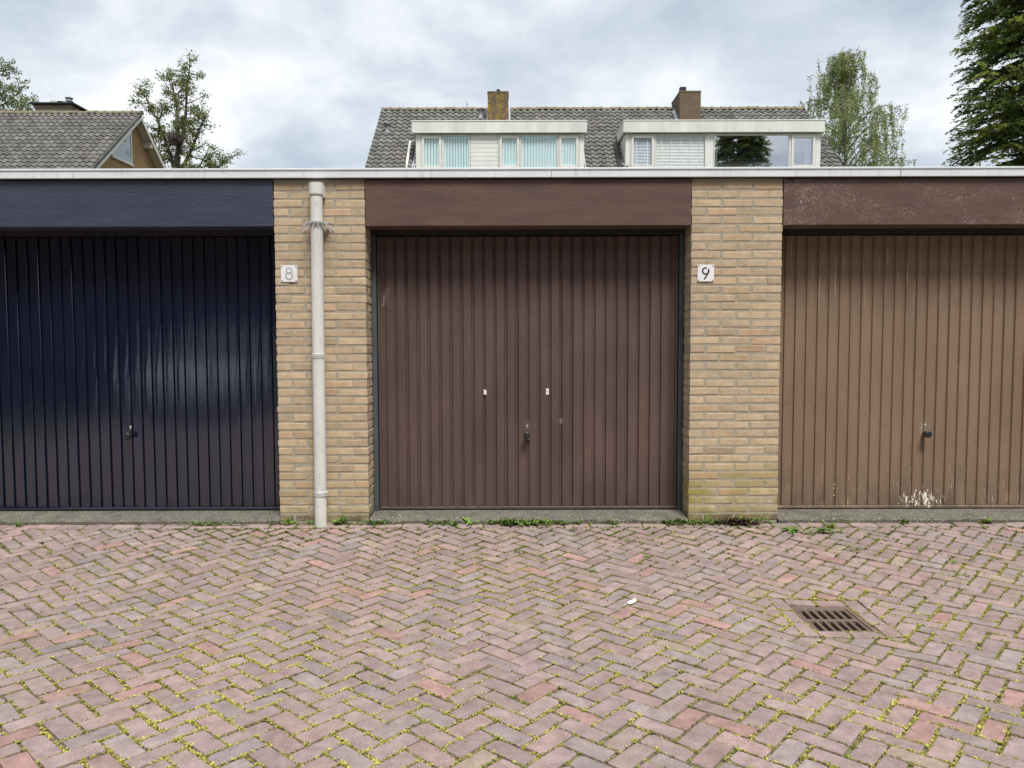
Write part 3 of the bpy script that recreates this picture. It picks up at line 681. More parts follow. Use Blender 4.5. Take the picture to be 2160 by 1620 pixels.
# ------------------------------------------------------------------ drain grate and feather
dz = float(gz(1.617, -1.62)) - .004
gt = empty('drain_grate', (1.617, -1.622, dz), 'rusty cast iron drain grate with two rows of slots set in the paving', 'drain')
x0, x1, y0, y1 = DR
fr = MB(); f = .022
for bx in ((x0, x1, y1 - f, y1), (x0, x1, y0, y0 + f), (x0, x0 + f, y0 + f + .0005, y1 - f - .0005), (x1 - f, x1, y0 + f + .0005, y1 - f - .0005)): fr.box(*bx, dz - .05, dz + .002, bev=.003)
fr.build('frame', 'iron', gt)
gx0, gx1, gy0, gy1 = x0 + f + .003, x1 - f - .003, y0 + f + .003, y1 - f - .003; my = (gy0 + gy1) / 2
for bx in ((gx0, gx1, my - .013, my + .013), (gx0, gx1, gy0, gy0 + .012), (gx0, gx1, gy1 - .012, gy1)):
    MB().box(*bx, dz - .03, dz - .001, bev=.003).build('cross_bar', 'iron', gt)
for r0, r1 in ((gy0 + .0125, my - .0135), (my + .0135, gy1 - .0125)):
    for k in range(7):
        xx = gx0 + (gx1 - gx0 - .016) * k / 6
        MB().box(xx, xx + .016, r0, r1, dz - .028, dz - .0015, bev=.003).build('bar', 'iron', gt)
# cast lettering on the middle bar is worn away to small studs
sm = MB()
for k in range(22):
    if random.random() < .85: xx = gx0 + .03 + k * .0087; sm.box(xx, xx + random.uniform(.003, .006), my - .004, my + .004, dz - .0012, dz + .0006, bev=.0003)
sm.build('raised_marks', 'iron', gt)
MB().box(x0 + .002, x1 - .002, y0 + .002, y1 - .002, dz - .60, dz - .40).build('sump', 'black', gt)
sw = MB()
for bx in ((x0 - .01, x0 + .004, y0, y1), (x1 - .004, x1 + .01, y0, y1), (x0 + .004, x1 - .004, y0 - .01, y0 + .004), (x0 + .004, x1 - .004, y1 - .004, y1 + .01)): sw.box(*bx, dz - .60, dz - .052)
sw.build('sump_wall', 'black', gt)

fx, fy = .621, -1.500; fz = float(gz(fx, fy)) + .006
fb = MB(); vs = []; nf = 12; a = R(38)
for i in range(nf + 1):
    u = i / nf; wd = .0125 * math.sin(math.pi * min(1, u * .93 + .07)) ** .65; lx = (u - .5) * .062
    for s_ in (-1, -.5, 0, .5, 1):
        lx2 = lx + abs(s_) * .006; ly = s_ * wd * (1 + .06 * random.uniform(-1, 1)); zz_ = .012 * (1 - s_ * s_) + .008 * u
        vs.append((fx + lx2 * math.cos(a) - ly * math.sin(a), fy + lx2 * math.sin(a) + ly * math.cos(a), fz + zz_))
fo = fb.add(vs, [(i * 5 + j, i * 5 + j + 1, (i + 1) * 5 + j + 1, (i + 1) * 5 + j) for i in range(nf) for j in range(4)]).build('feather', 'feather', None, origin=(fx, fy, fz), smooth=True, label='small white feather lying on the paving left of the drain', cat='feather')
MB().tube([(fx - .055 * math.cos(a), fy - .055 * math.sin(a), fz + .002), (fx, fy, fz + .0125), (fx + .04 * math.cos(a), fy + .04 * math.sin(a), fz + .019)], [.0012, .001, .0004], 5).build('quill', 'sticker', fo)

# ------------------------------------------------------------------ moss in the joints
pts = []; siz = []; colr = []
for poly, col, whole in pavers:
    cx, cy = cen(poly)
    if not (-4.2 < cx < 4.2 and -3.6 < cy): continue
    k = len(poly)
    for i in range(k):
        p, q = poly[i], poly[(i + 1) % k]; ln = math.hypot(q[0] - p[0], q[1] - p[1])
        # outward normal
        ox_, oy_ = (p[0] + q[0]) / 2 - cx, (p[1] + q[1]) / 2 - cy; ol = math.hypot(ox_, oy_) + 1e-6
        if oy_ < 0 and k == 4: continue                # the neighbour fills that joint
        mxp, myp = (p[0] + q[0]) / 2, (p[1] + q[1]) / 2
        big = float(vnoise(np.array(mxp * 1.7 + 3), np.array(myp * 1.9 + 17))); fine = float(vnoise(np.array(mxp * 9 + 3), np.array(myp * 9 + 1)))
        far = np.interp(myp, [-2.6, -1.3, -.8, -.4, 0], [1, 1.0, .6, .30, .35])
        dens = max(.12, 2.0 * big - .12) * (.2 + 1.5 * fine) * far
        n = int(ln / .0050 * dens * 1.5 + random.random())
        for _ in range(n):
            u = random.random()
            if random.random() < .42: u = random.choice((0, 1)) + random.gauss(0, .05)
            d = PJ * .5 + random.gauss(0, .0035)
            X = p[0] + (q[0] - p[0]) * u + ox_ / ol * d; Y = p[1] + (q[1] - p[1]) * u + oy_ / ol * d
            if DR[0] < X < DR[1] and DR[2] < Y < DR[3]: continue
            if Y > -.008: continue
            pts.append((X, Y)); g = big * .5 + fine * .5 + random.gauss(0, .16)
            grn = np.interp(myp, [-2.2, -.9, -.2], [0, .35, .8]) + random.gauss(0, .2)
            y_ = np.array([.54, .50, .125]) if g > .46 else np.array([.26, .285, .07])
            gr = np.array([.13, .20, .045]); k_ = min(1, max(0, grn)); c = y_ * (1 - k_) + gr * k_
            if random.random() < .10: c = np.array([.30, .22, .10])
            colr.append(c * random.uniform(.65, 1.25)); siz.append(random.uniform(.0035, .0085) * (1 + .5 * max(0, myp + 1.0)))
# a denser fringe of small herbs and dead moss at the foot of the garages
for k in range(6500):
    X = random.uniform(-4.1, 4.1); Y = -abs(random.gauss(0, .030)) - .004
    d = float(vnoise(np.array(X * 4.3 + 5), np.array(3.0)))
    inp = any(a - .05 < X < b_ + .05 for a, b_ in PX)
    if random.random() > (d * 2.2 - 1.25 + (.50 if inp else 0)): continue
    pts.append((X, Y)); siz.append(random.uniform(.006, .026) * (.5 + d))
    dead = (1.45 < X < 1.75 or 2.05 < X < 2.6 or 3.2 < X < 3.5) and random.random() < .8
    colr.append(np.array([.085, .05, .04]) * random.uniform(.6, 1.3) if dead else np.array([.17, .25, .055]) * random.uniform(.5, 1.25))
pts = np.array(pts); siz = np.array(siz); colr = np.array(colr); nb = 6
Zp = gz(pts[:, 0], pts[:, 1]) - .0062
T = []
C = []
for k in range(nb):
    az = rng.random(len(pts)) * 2 * np.pi; el = rng.uniform(.05, 1.15, len(pts)); ln = siz * rng.uniform(.6, 1.5, len(pts)); wd = siz * rng.uniform(.22, .42, len(pts))
    d = np.stack([np.cos(az) * np.cos(el), np.sin(az) * np.cos(el), np.sin(el)], 1); s_ = np.stack([-np.sin(az), np.cos(az), np.zeros_like(az)], 1)
    b0 = np.stack([pts[:, 0], pts[:, 1], Zp + siz * .55], 1) + rng.normal(0, 1, (len(pts), 3)) * np.array([.002, .002, .001])
    mid = b0 + d * (ln * .55)[:, None]; tip = b0 + d * ln[:, None]
    T.append(np.stack([b0, mid + s_ * wd[:, None], tip, mid - s_ * wd[:, None]], 1)); C.append(colr * rng.uniform(.8, 1.2, (len(pts), 1)))
fast('moss', np.concatenate(T), np.concatenate(C), 'moss', kind='stuff', label='yellow green moss growing in the paving joints', cat='moss')

# ------------------------------------------------------------------ weeds
def leafstrip(b_, base, az, el, ln, wd, col, droop=.8, nseg=5, fold=.25):
    d0 = Vector((math.cos(az), math.sin(az), 0)); s_ = Vector((-math.sin(az), math.cos(az), 0)); p = Vector(base); vs = []; e_ = el
    for i in range(nseg + 1):
        u = i / nseg; wv = wd * (math.sin(math.pi * min(1, u * .9 + .06)) ** .8) * random.uniform(.85, 1.15)
        vs += [p + s_ * wv + Vector((0, 0, wv * fold)), p.copy(), p - s_ * wv + Vector((0, 0, wv * fold))]
        p = p + (d0 * math.cos(e_) + Vector((0, 0, math.sin(e_)))) * (ln / nseg); e_ -= droop / nseg
    b_.add(vs, [(i * 3 + j, i * 3 + j + 1, (i + 1) * 3 + j + 1, (i + 1) * 3 + j) for i in range(nseg) for j in range(2)], col)
def weed(x, y, kind, size, label, seed, group=None, name=None):
    random.seed(seed); z = float(gz(x, y)) - .004; b_ = MB(); bl = MB()
    gcol = lambda base: tuple(c * random.uniform(.7, 1.25) for c in base)
    if kind == 'broad':
        for i in range(int(13)):
            leafstrip(b_, (x + random.gauss(0, .006), y + random.gauss(0, .004), z), random.uniform(0, 6.28), random.uniform(.5, 1.4), size * random.uniform(.6, 1.1), size * .13, gcol((.22, .37, .06)), random.uniform(.6, 1.5))
    elif kind == 'dock':
        for i in range(9): leafstrip(b_, (x + random.gauss(0, .012), y + random.gauss(0, .006), z), random.uniform(0, 6.28), random.uniform(.6, 1.3), size * random.uniform(.6, 1.1), size * .24, gcol((.21, .34, .06)), random.uniform(.6, 1.4))
        for i in range(26): leafstrip(b_, (x + random.gauss(0, .03), y + random.gauss(0, .010), z), random.uniform(0, 6.28), random.uniform(.9, 1.5), size * random.uniform(.4, 1.2), size * .02, gcol((.22, .27, .08)), .8, 4)
    elif kind == 'rosette':
        for i in range(14): leafstrip(b_, (x, y, z), i * 2.4 + random.gauss(0, .2), random.uniform(.25, .7), size * random.uniform(.7, 1.1), size * .15, gcol((.13, .22, .045)), random.uniform(.6, 1.1))
    elif kind == 'grass':
        for i in range(34): leafstrip(b_, (x + random.gauss(0, size * .25), y + random.gauss(0, .006), z), random.uniform(0, 6.28), random.uniform(.7, 1.5), size * random.uniform(.5, 1.1), size * .035, gcol((.17, .25, .05)), random.uniform(.4, 1.3), 4)
    elif kind == 'creeper':
        b_.tube([(x + size * q_, y + .004 * math.sin(q_ * 5), float(gz(x + size * q_, y)) + .004) for q_ in (-2.6, -1.3, 0, 1.3, 2.6)], .002, 4, (.16, .2, .06))
        for i in range(110):
            xx = x + random.gauss(0, size); leafstrip(b_, (xx, y + random.gauss(0, .010), float(gz(xx, y)) + random.uniform(0, .03)), random.uniform(0, 6.28), random.uniform(.1, 1.3), random.uniform(.012, .024), .006, gcol((.14, .24, .05)), .6, 3)
    elif kind == 'tuft':
        for i in range(16): leafstrip(b_, (x + random.gauss(0, .010), y + random.gauss(0, .008), z), random.uniform(0, 6.28), random.uniform(.3, 1.3), size * random.uniform(.5, 1.1), size * .06, gcol((.17, .25, .05)), random.uniform(.4, 1.2), 3)
    elif kind == 'dry':
        for i in range(9): leafstrip(b_, (x + random.gauss(0, .015), y + random.gauss(0, .006), z), random.uniform(2.6, 3.6), random.uniform(.75, 1.2), size * random.uniform(.6, 1.1), .0025, gcol((.42, .33, .18)), random.uniform(.6, 1.3), 6)
        for i in range(26): leafstrip(b_, (x + random.gauss(0, .03), y + random.gauss(0, .008), z), random.uniform(0, 6.28), random.uniform(.2, 1.2), .03, .005, gcol((.15, .25, .05)), .7, 3)
    if kind == 'stalk':
        for i in range(13): leafstrip(b_, (x, y, z), i * 2.4, random.uniform(.3, 1.0), .07 * random.uniform(.6, 1.1), .010, gcol((.18, .26, .05)), random.uniform(.6, 1.2), 4)
        for i in range(3):
            ax = random.uniform(-.12, .08); hh = size * random.uniform(.7, 1.05)
            b_.tube([(x, y, z), (x + ax * .3 * hh, y, z + hh * .5), (x + ax * hh, y - .004, z + hh)], [.0016, .0013, .001], 5, (.24, .17, .08)); 
            b_.lathe([(.002, 0), (.005, .004), (.005, .009), (.002, .013)], (x + ax * hh, y - .004, z + hh), 'Z', 7, (.55, .5, .38))
    o = b_.build(name or 'weed', 'moss', None, origin=(x, y, z), label=label, cat='weed'); 
    if group: o['group'] = group
W = [(-1.605, -.022, 'broad', .085, 'bright green leafy weed at the left foot of the pillar with the downpipe'),
     (-1.235, -.030, 'dock', .085, 'broad-leaved weed with dry stems just right of the downpipe foot'),
     (-1.455, -.028, 'grass', .055, 'tuft of grass between the bright weed and the downpipe foot'),
     (-.99, -.03, 'creeper', .06, 'low creeping herb at the right foot of the pillar with the downpipe'),
     (-.300, -.022, 'broad', .080, 'bright green leafy weed on the threshold under the brown door'),
     (-.08, -.022, 'creeper', .07, 'low strip of green herb right of the bright weed under the brown door'),
     (.745, -.030, 'dry', .12, 'clump of bent straw stalks under the right half of the brown door'),
     (1.39, -.024, 'grass', .075, 'upright grass tuft at the left foot of the pillar numbered 9'),
     (1.70, -.022, 'creeper', .075, 'creeping green herb along the right foot of the pillar numbered 9'),
     (1.935, -.19, 'rosette', .085, 'flat rosette of jagged leaves on the paving right of pillar 9'),
     (2.245, -.11, 'stalk', .30, 'dandelion-like weed with tall thin stalks before the tan door'),
     (2.13, -.25, 'creeper', .05, 'sprawling low weed between the rosette and the tall stalks'),
     (3.40, -.025, 'dock', .065, 'leafy green weed at the foot of the tan door near the right edge'),
     (-3.52, -.05, 'grass', .060, 'grass tuft at the foot of the blue door near the left edge'),
     (-2.15, -.04, 'creeper', .10, 'low mat of weed before the right half of the blue door')]
for k, a in enumerate(W): weed(*a, seed=100 + k)
random.seed(55)
tufts = [(1208, 1120), (913, 1160), (1157, 1110), (965, 1187), (1027, 1172), (1350, 1190), (1325, 1143), (1272, 1120), (1365, 1175), (1250, 1205), (655, 1140), (225, 1160), (745, 1125), (1470, 1140), (1545, 1130), (1805, 1160), (1945, 1160), (2010, 1190), (2105, 1180), (425, 1150), (105, 1170), (1850, 1140), (2030, 1215), (880, 1120), (1090, 1165), (560, 1135)]
for k, (px, py) in enumerate(tufts):
    # where the sight line meets the yard
    q = cam.rotation_quaternion @ Vector(((px - 1080) / 1600, -(py - 810) / 1600, -1)); z = -.03
    for _ in range(6):
        tt = (z - 1.30) / q.z; X, Y = q.x * tt, -5.39 + q.y * tt; z = float(gz(X, Y))
    weed(X, min(Y, -.03), 'tuft', random.Random(k).uniform(.028, .048), 'small green tuft growing in a paving joint near the garages', 300 + k, 'small tufts in the paving joints', 'weed_tuft')
random.seed(11)

# ------------------------------------------------------------------ houses behind
TP, TE = .224, .288
def tile_mesh(s):
    r = random.Random(s); n = 9; vs = []; w_ = TP * 1.06
    def zf(u): return .058 * (.5 + .5 * math.cos(2 * math.pi * (u - .22))) ** .85
    for (yy, dz_) in ((0, .042), (TE * 1.12, .002)):
        for i in range(n + 1): u = i / n; vs.append((u * w_, yy, zf(u) + dz_ + (r.gauss(0, .0015) if yy == 0 else 0)))
    for i in range(n + 1): u = i / n; vs.append((u * w_, .003, zf(u) + .010))
    k = n + 1
    fs = [(i, i + 1, k + i + 1, k + i) for i in range(n)] + [(2 * k + i, 2 * k + i + 1, i + 1, i) for i in range(n)]
    b_ = MB().add(vs, fs); me = b_.mesh('roof_tile'); me.materials.append(M['tile']); return me
TV = [tile_mesh(s) for s in range(4)]
def tcol():
    g = random.uniform(.78, 1.2); u = random.random()
    return (g * 1.18, g * 1.0, g * .90) if u < .012 else (g, g * .99, g * .97)
def roof_tiles(parent, X0, X1, yr, zr, sl, rows, skip, tint=1.0, first=0):
    th_ = math.atan(sl); cs, sn = math.cos(th_), math.sin(th_); n = int((X1 - X0) / TP); items = []
    for r_ in range(first, rows):
        e_ = .06 + (r_ + 1) * TE; y = yr - e_ * cs; z = zr - e_ * sn
        for c in range(n):
            x = X0 + c * TP
            if skip(x + TP / 2, y + TE * cs * .5, z): continue
            items.append((x + random.gauss(0, .003), y, z + random.gauss(0, .002)))
    vis = [it for it in items if infront((it[0], it[1], it[2]), 10) and project(it)[1] < 358]
    vis.sort(key=lambda it: project(it)[2]); keep = set(vis[:300]); st = MB()
    for it in items:
        me = random.choice(TV); c = tuple(q * tint for q in tcol())
        if it in keep: piece('roof_tile', me, parent, it, rot=(th_, 0, random.gauss(0, .006)), col=c)
        else: st.add([(it[0] + v.co.x, it[1] + v.co.y * cs - v.co.z * sn, it[2] + v.co.y * sn + v.co.z * cs) for v in me.vertices], [tuple(p.vertices) for p in me.polygons], c)
    st.build('roof_tile_field', 'tile', parent, kind='stuff')
def ridge_tiles(parent, X0, X1, y, z, skip=lambda x: False):
    ln = .33; n = int((X1 - X0) / ln); b_ = MB(); k = 9; vs = []
    for (x, r) in ((0, .125), (.27, .118), (.275, .138), (.335, .140)):
        for i in range(k): q = math.pi * i / (k - 1); vs.append((x, r * math.cos(q), r * math.sin(q) * .9))
    b_.add(vs, [(s_ * k + i, s_ * k + i + 1, (s_ + 1) * k + i + 1, (s_ + 1) * k + i) for s_ in range(3) for i in range(k - 1)] + [tuple(range(k)), tuple(range(3 * k, 4 * k))])
    me = b_.mesh('ridge_tile'); me.materials.append(M['ridge'])
    for i in range(n):
        x = X0 + i * (X1 - X0) / n
        if skip(x + ln / 2): continue
        piece('ridge_tile', me, parent, (x, y, z + random.gauss(0, .006)), rot=(0, random.gauss(0, .008), 0))
# --- the pair of houses with the two dormers
HX0, HX1, HYR, HZR, HSL = -4.74, 10.72, 22.91, 9.72, .855
hs = empty('house', (3, 22.9, -.2), 'pair of houses with tiled roof, two white dormers and two chimneys', 'house')
dk = MB(); zdeck = lambda y: HZR - .02 - abs(y - HYR) * HSL
ye, yb = 17.6, 28.2
dk.add([(HX0 + .03, ye, zdeck(ye) - .05), (HX1 - .03, ye, zdeck(ye) - .05), (HX1 - .03, HYR, HZR - .07), (HX0 + .03, HYR, HZR - .07), (HX0 + .03, yb, zdeck(yb) - .05), (HX1 - .03, yb, zdeck(yb) - .05)], [(0, 1, 2, 3), (3, 2, 5, 4)])
roof = dk.build('roof', 'tile', hs, origin=(3, HYR, HZR))
MB().add([(HX0 + .15, 18.0, -.25), (HX1 - .15, 18.0, -.25), (HX1 - .15, 18.0, zdeck(18.0) - .1), (HX0 + .15, 18.0, zdeck(18.0) - .1), (HX0 + .15, 27.8, -.25), (HX1 - .15, 27.8, -.25), (HX1 - .15, 27.8, zdeck(27.8) - .1), (HX0 + .15, 27.8, zdeck(27.8) - .1), (HX0 + .15, HYR, HZR - .2), (HX1 - .15, HYR, HZR - .2)],
         [(0, 1, 2, 3), (5, 4, 7, 6), (4, 0, 3, 8, 7), (1, 5, 6, 9, 2)]).build('wall', 'housewall', hs)
DORM = [(-3.10, 2.36, -3.212, 2.437), (3.70, 10.03, 3.609, 10.105)]
CHX = [(-.83, -.10, 21.85, 22.55), (5.93, 6.68, 21.85, 23.2)]
def hskip(x, y, z):
    for a, b_, c, d in DORM:
        if a - .02 < x < b_ + .02 and y < 21.25: return True
    for a, b_, c, d in CHX:
        if a - .05 < x < b_ + .05 and c - .02 < y < d: return True
    return False
roof_tiles(roof, HX0, HX1, HYR, HZR, HSL, 19, hskip)
ridge_tiles(roof, HX0, HX1, HYR, HZR - .015, lambda x: -.86 < x < -.08 or 5.9 < x < 6.7)
for side, xx in ((0, HX0), (1, HX1)):
    th_ = math.atan(HSL); b_ = MB(); s_ = -1 if side == 0 else 1
    a, c = xx + (.0 if side == 0 else -.03), xx + (.03 if side == 0 else 0.02)
    b_.add([(a, ye, zdeck(ye) - .2), (c, ye, zdeck(ye) - .2), (c, HYR, HZR - .22), (a, HYR, HZR - .22), (a, ye, zdeck(ye)), (c, ye, zdeck(ye)), (c, HYR, HZR - .02), (a, HYR, HZR - .02)], [(0, 1, 2, 3), (4, 7, 6, 5), (0, 4, 5, 1), (0, 3, 7, 4), (1, 5, 6, 2)])
    b_.build('verge_board', 'zinc', hs)
for k, ((a, b_, c, d), mt_, ztop) in enumerate(zip(CHX, ('chimney', 'chimney2'), (10.06, 10.06))):
    ch = MB().box(a, b_, c, d, 8.6, ztop - .065, bev=.01)
    ch.box(a - .012, b_ + .012, c - .012, d + .012, ztop - .065, ztop, bev=.012); ch = ch.build('chimney', mt_, hs, origin=((a + b_) / 2, c, 8.6))
    fl = MB().box(a - .10, b_ + .10, c - .12, c - .003, zdeck(c) - .02, zdeck(c) + .10, bev=.01)
    fl.add([(a - .09, c - .05, zdeck(c) + .02), (a - .005, c - .05, zdeck(c) + .16), (a - .005, HYR - .2, HZR - .02), (a - .09, HYR - .2, HZR - .12)], [(0, 1, 2, 3)])
    fl.add([(b_ + .09, c - .05, zdeck(c) + .02), (b_ + .005, c - .05, zdeck(c) + .16), (b_ + .005, HYR - .2, HZR - .02), (b_ + .09, HYR - .2, HZR - .12)], [(3, 2, 1, 0)])
    fl.build('lead_flashing', 'lead', ch)
    if k == 0: MB().lathe([(.07, 0), (.07, .16), (.055, .17)], (-.46, 22.2, ztop - .005), 'Z', 14).build('chimney_pot', 'blackmetal', ch)
    else:
        pt_ = MB().box(6.02, 6.24, 22.2, 22.42, ztop + .02, ztop + .25, bev=.01); pt_.lathe([(.09, 0), (.09, .05)], (6.14, 22.3, ztop - .01), 'Z', 12); pt_.build('chimney_cowl', 'blackmetal', ch)
# dormers
def window(parent, x0, x1, z0, z1, yw, sash, gl, blind, nm='window'):
    """frame, glass and blind in an opening of the dormer front at y = yw"""
    fr = MB(); f = .035; yf = yw - .012
    for bx in ((x0, x1, z1 - f, z1), (x0, x1, z0, z0 + f), (x0, x0 + f, z0 + f, z1 - f), (x1 - f, x1, z0 + f, z1 - f)): fr.box(bx[0], bx[1], yf, yw + .08, bx[2], bx[3], bev=.004)
    fr.build('window_frame', 'creamframe', parent)
    gx0, gx1, gz0, gz1 = x0 + f, x1 - f, z0 + f, z1 - f
    if sash:
        s = .075; sb = MB(); g = .006
        a0, a1, b0, b1 = gx0 + g, gx1 - g, gz0 + g, gz1 - g
        for bx in ((a0, a1, b1 - s, b1), (a0, a1, b0, b0 + s), (a0, a0 + s, b0 + s, b1 - s), (a1 - s, a1, b0 + s, b1 - s)): sb.box(bx[0], bx[1], yf - .025, yw + .05, bx[2], bx[3], bev=.004)
        sb.build('sash', 'creamframe', parent); gx0, gx1, gz0, gz1 = a0 + s, a1 - s, b0 + s, b1 - s
    MB().add([(gx0 - .005, yw + .015, gz0 - .005), (gx1 + .005, yw + .015, gz0 - .005), (gx1 + .005, yw + .015, gz1 + .005), (gx0 - .005, yw + .015, gz1 + .005)], [(0, 1, 2, 3)]).build('pane', gl, parent)
    if blind == 'vertical':
        MB().box(gx0, gx1, yw + .03, yw + .07, gz1 - .05, gz1).build('blind_rail', 'blind', parent)
        n = max(4, round((gx1 - gx0) / .092))
        p_ = (gx1 - gx0) / n
        for i in range(n):
            xx = gx0 + i * p_; b_ = MB(); rt = .020
            b_.add([(xx + .002, yw + .045 + rt, gz0 - .03), (xx + p_ - .006, yw + .045 - rt, gz0 - .03), (xx + p_ - .006, yw + .045 - rt, gz1 - .05), (xx + .002, yw + .045 + rt, gz1 - .05), (xx + .002, yw + .049 + rt, gz0 - .03), (xx + p_ - .006, yw + .049 - rt, gz0 - .03), (xx + p_ - .006, yw + .049 - rt, gz1 - .05), (xx + .002, yw + .049 + rt, gz1 - .05)], [(0, 1, 2, 3), (5, 4, 7, 6)])
            b_.build('blind_vane', 'blind', parent)
    elif blind in ('venetian', 'venetian_d'):
        n = int((gz1 - gz0) / .047)
        for i in range(n):
            zc = gz1 - .03 - i * .047; MB().add([(gx0 + .01, yw + .030, zc - .017), (gx1 - .01, yw + .030, zc - .017), (gx1 - .01, yw + .048, zc + .019), (gx0 + .01, yw + .048, zc + .019)], [(0, 1, 2, 3)]).build('blind_slat', blind, parent)
        nt_ = 5 if gx1 - gx0 > 1 else 2
        for i in range(nt_):
            xx = gx0 + (gx1 - gx0) * ((i + .55) / nt_ if nt_ > 2 else (.15, .78)[i]); MB().box(xx - .012, xx + .012, yw + .021, yw + .025, gz0, gz1 - .02).build('blind_tape', 'venetian', parent)
    elif blind == 'curtain':
        cv = MB(); vs = []; n = 24
        for i in range(n + 1):
            u = i / n; xx = gx1 - u * (gx1 - gx0) * .55
            vs += [(xx + .12 * u, yw + .14 + .02 * math.sin(u * 30), gz0), (gx1 - u * (gx1 - gx0) * .30, yw + .14 + .02 * math.sin(u * 30), gz1)]
        cv.add(vs, [(2 * i, 2 * i + 1, 2 * i + 3, 2 * i + 2) for i in range(n)]).build('curtain', 'curtain', parent)
ZB, ZT, ZF0, ZF1 = 6.84, 7.985, 7.985, 8.345
def dormer(k):
    a, b_, c, d = DORM[k]; yw, yf = 19.61, 19.48; yb_ = 21.3
    dm_ = MB()
    # back and cheeks of the box
    dm_.box(a, a + .05, yw + .10, yb_, 6.3, ZF0 - .005); dm_.box(b_ - .05, b_, yw + .10, yb_, 6.3, ZF0 - .005)
    D_ = dm_.build('dormer', 'white', hs, origin=((a + b_) / 2, yw, ZB))
    D_['label'] = ('left dormer with pale blue vertical blinds', 'right dormer with venetian blinds and a reflecting pane')[k]
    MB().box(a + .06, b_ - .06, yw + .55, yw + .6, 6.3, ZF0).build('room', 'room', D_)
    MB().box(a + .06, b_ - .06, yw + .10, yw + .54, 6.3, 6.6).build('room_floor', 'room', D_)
    fa = MB().box(c, d, yf, yf + .05, ZF0, ZF1, bev=.006)
    fa.build('fascia', 'fascia', D_)
    for xs in ((c, c + .04), (d - .04, d)): MB().box(xs[0], xs[1], yf + .0505, yb_, ZF0, ZF1 - .001, bev=.005).build('side_fascia', 'fascia', D_)
    MB().box(c - .012, d + .012, yf - .014, yb_ + .3, ZF1 + .0005, ZF1 + .035, bev=.005).build('roof_edge', 'white', D_)
    MB().box(c + .042, d - .042, yf + .052, yb_, ZF0 + .002, ZF0 + .02).build('soffit', 'soffit', D_)
    def post(x0, x1, m='white'): MB().box(x0, x1, yw, yw + .10, 6.3, ZF0 - .002, bev=.004).build('post', m, D_)
    zt, zb = 7.945, ZB
    MB().box(a, b_, yw + .012, yw + .10, zt + .002, ZF0 - .004).build('head_board', 'white', D_)
    MB().box(a, b_, yw + .004, yw + .10, 6.3, zb - .002).build('sill_board', 'white', D_)
    if k == 0:
        post(-3.10, -2.945); post(2.215, 2.36)
        window(D_, -2.940, -2.225, zb, zt, yw, True, 'glass', 'vertical'); window(D_, -2.22, -1.340, zb, zt, yw, False, 'glass', 'vertical')
        z = zt
        while z > zb:
            MB().box(-1.333, -.437, yw + .004, yw + .03, max(z - .132, zb), z, bev=.005).build('cladding_board', 'white', D_); z -= .138
        MB().box(-1.337, -.433, yw + .032, yw + .06, zb, zt).build('cladding_back', 'soffit', D_)
        window(D_, -.425, .292, zb, zt, yw, True, 'glass', 'vertical'); window(D_, .297, 1.502, zb, zt, yw, False, 'glass', 'vertical'); window(D_, 1.507, 2.21, zb, zt, yw, True, 'glass', 'vertical')
    else:
        post(3.70, 3.84); post(6.315, 6.55); post(9.885, 10.03)
        window(D_, 3.845, 4.66, zb, zt, yw, True, 'glass', 'venetian_d'); window(D_, 4.665, 6.31, zb, zt, yw, False, 'glass', 'venetian')
        window(D_, 6.555, 9.03, zb, zt, yw, False, 'mirror_glass', None); window(D_, 9.035, 9.88, zb, zt, yw, True, 'mirror_glass', 'curtain')
        MB().box(6.60, 6.72, yw + .15, yw + .17, zb, zt).build('curtain', 'curtain', D_)
        z = ZF0 - .01
        while z > 6.9:
            MB().box(3.682, 3.699, yw + .11, yb_ - (z - 6.9) * 0 - .02, z - .105, z, bev=.003).build('cladding_board', 'white', D_); z -= .11
    for xs, s_ in ((a, -1), (b_, 1)):      # lead soakers where the cheek meets the tiles
        th_ = math.atan(HSL); fl = MB(); y0_, y1_ = 19.3, 21.1; x_a, x_b = (xs - .13, xs - .02) if s_ < 0 else (xs + .02, xs + .13)
        fl.add([(x_a, y0_, zdeck(y0_) + .075), (x_b, y0_, zdeck(y0_) + .085), (x_b, y1_, zdeck(y1_) + .085), (x_a, y1_, zdeck(y1_) + .075)], [(0, 1, 2, 3)]); fl.build('lead_flashing', 'lead', D_)
    return D_
d0 = dormer(0); d1 = dormer(1)
# roof furniture
MB().tube([(-3.27, 20.42, 7.93), (-3.36, 20.25, 7.90), (-3.37, 20.22, 7.84), (-3.385, 19.62, 7.10), (-3.40, 19.45, 6.80)], .042, 12).build('roof_pipe', 'white', hs, smooth=True)
MB().box(3.475, 3.60, 19.3, 20.75, 6.78, 6.80).build('gutter_board', 'blackmetal', hs)
vb = MB(); 
vb.add([(3.44, 19.35, zdeck(19.35) + .10), (3.58, 19.35, zdeck(19.35) + .10), (3.58, 20.7, zdeck(20.7) + .12), (3.44, 20.7, zdeck(20.7) + .12), (3.44, 19.35, zdeck(19.35) + .16), (3.58, 19.35, zdeck(19.35) + .16), (3.58, 20.7, zdeck(20.7) + .18), (3.44, 20.7, zdeck(20.7) + .18)], [(4, 5, 6, 7), (0, 1, 5, 4), (0, 4, 7, 3), (1, 2, 6, 5)])
vb.build('valley_gutter', 'blackmetal', hs)
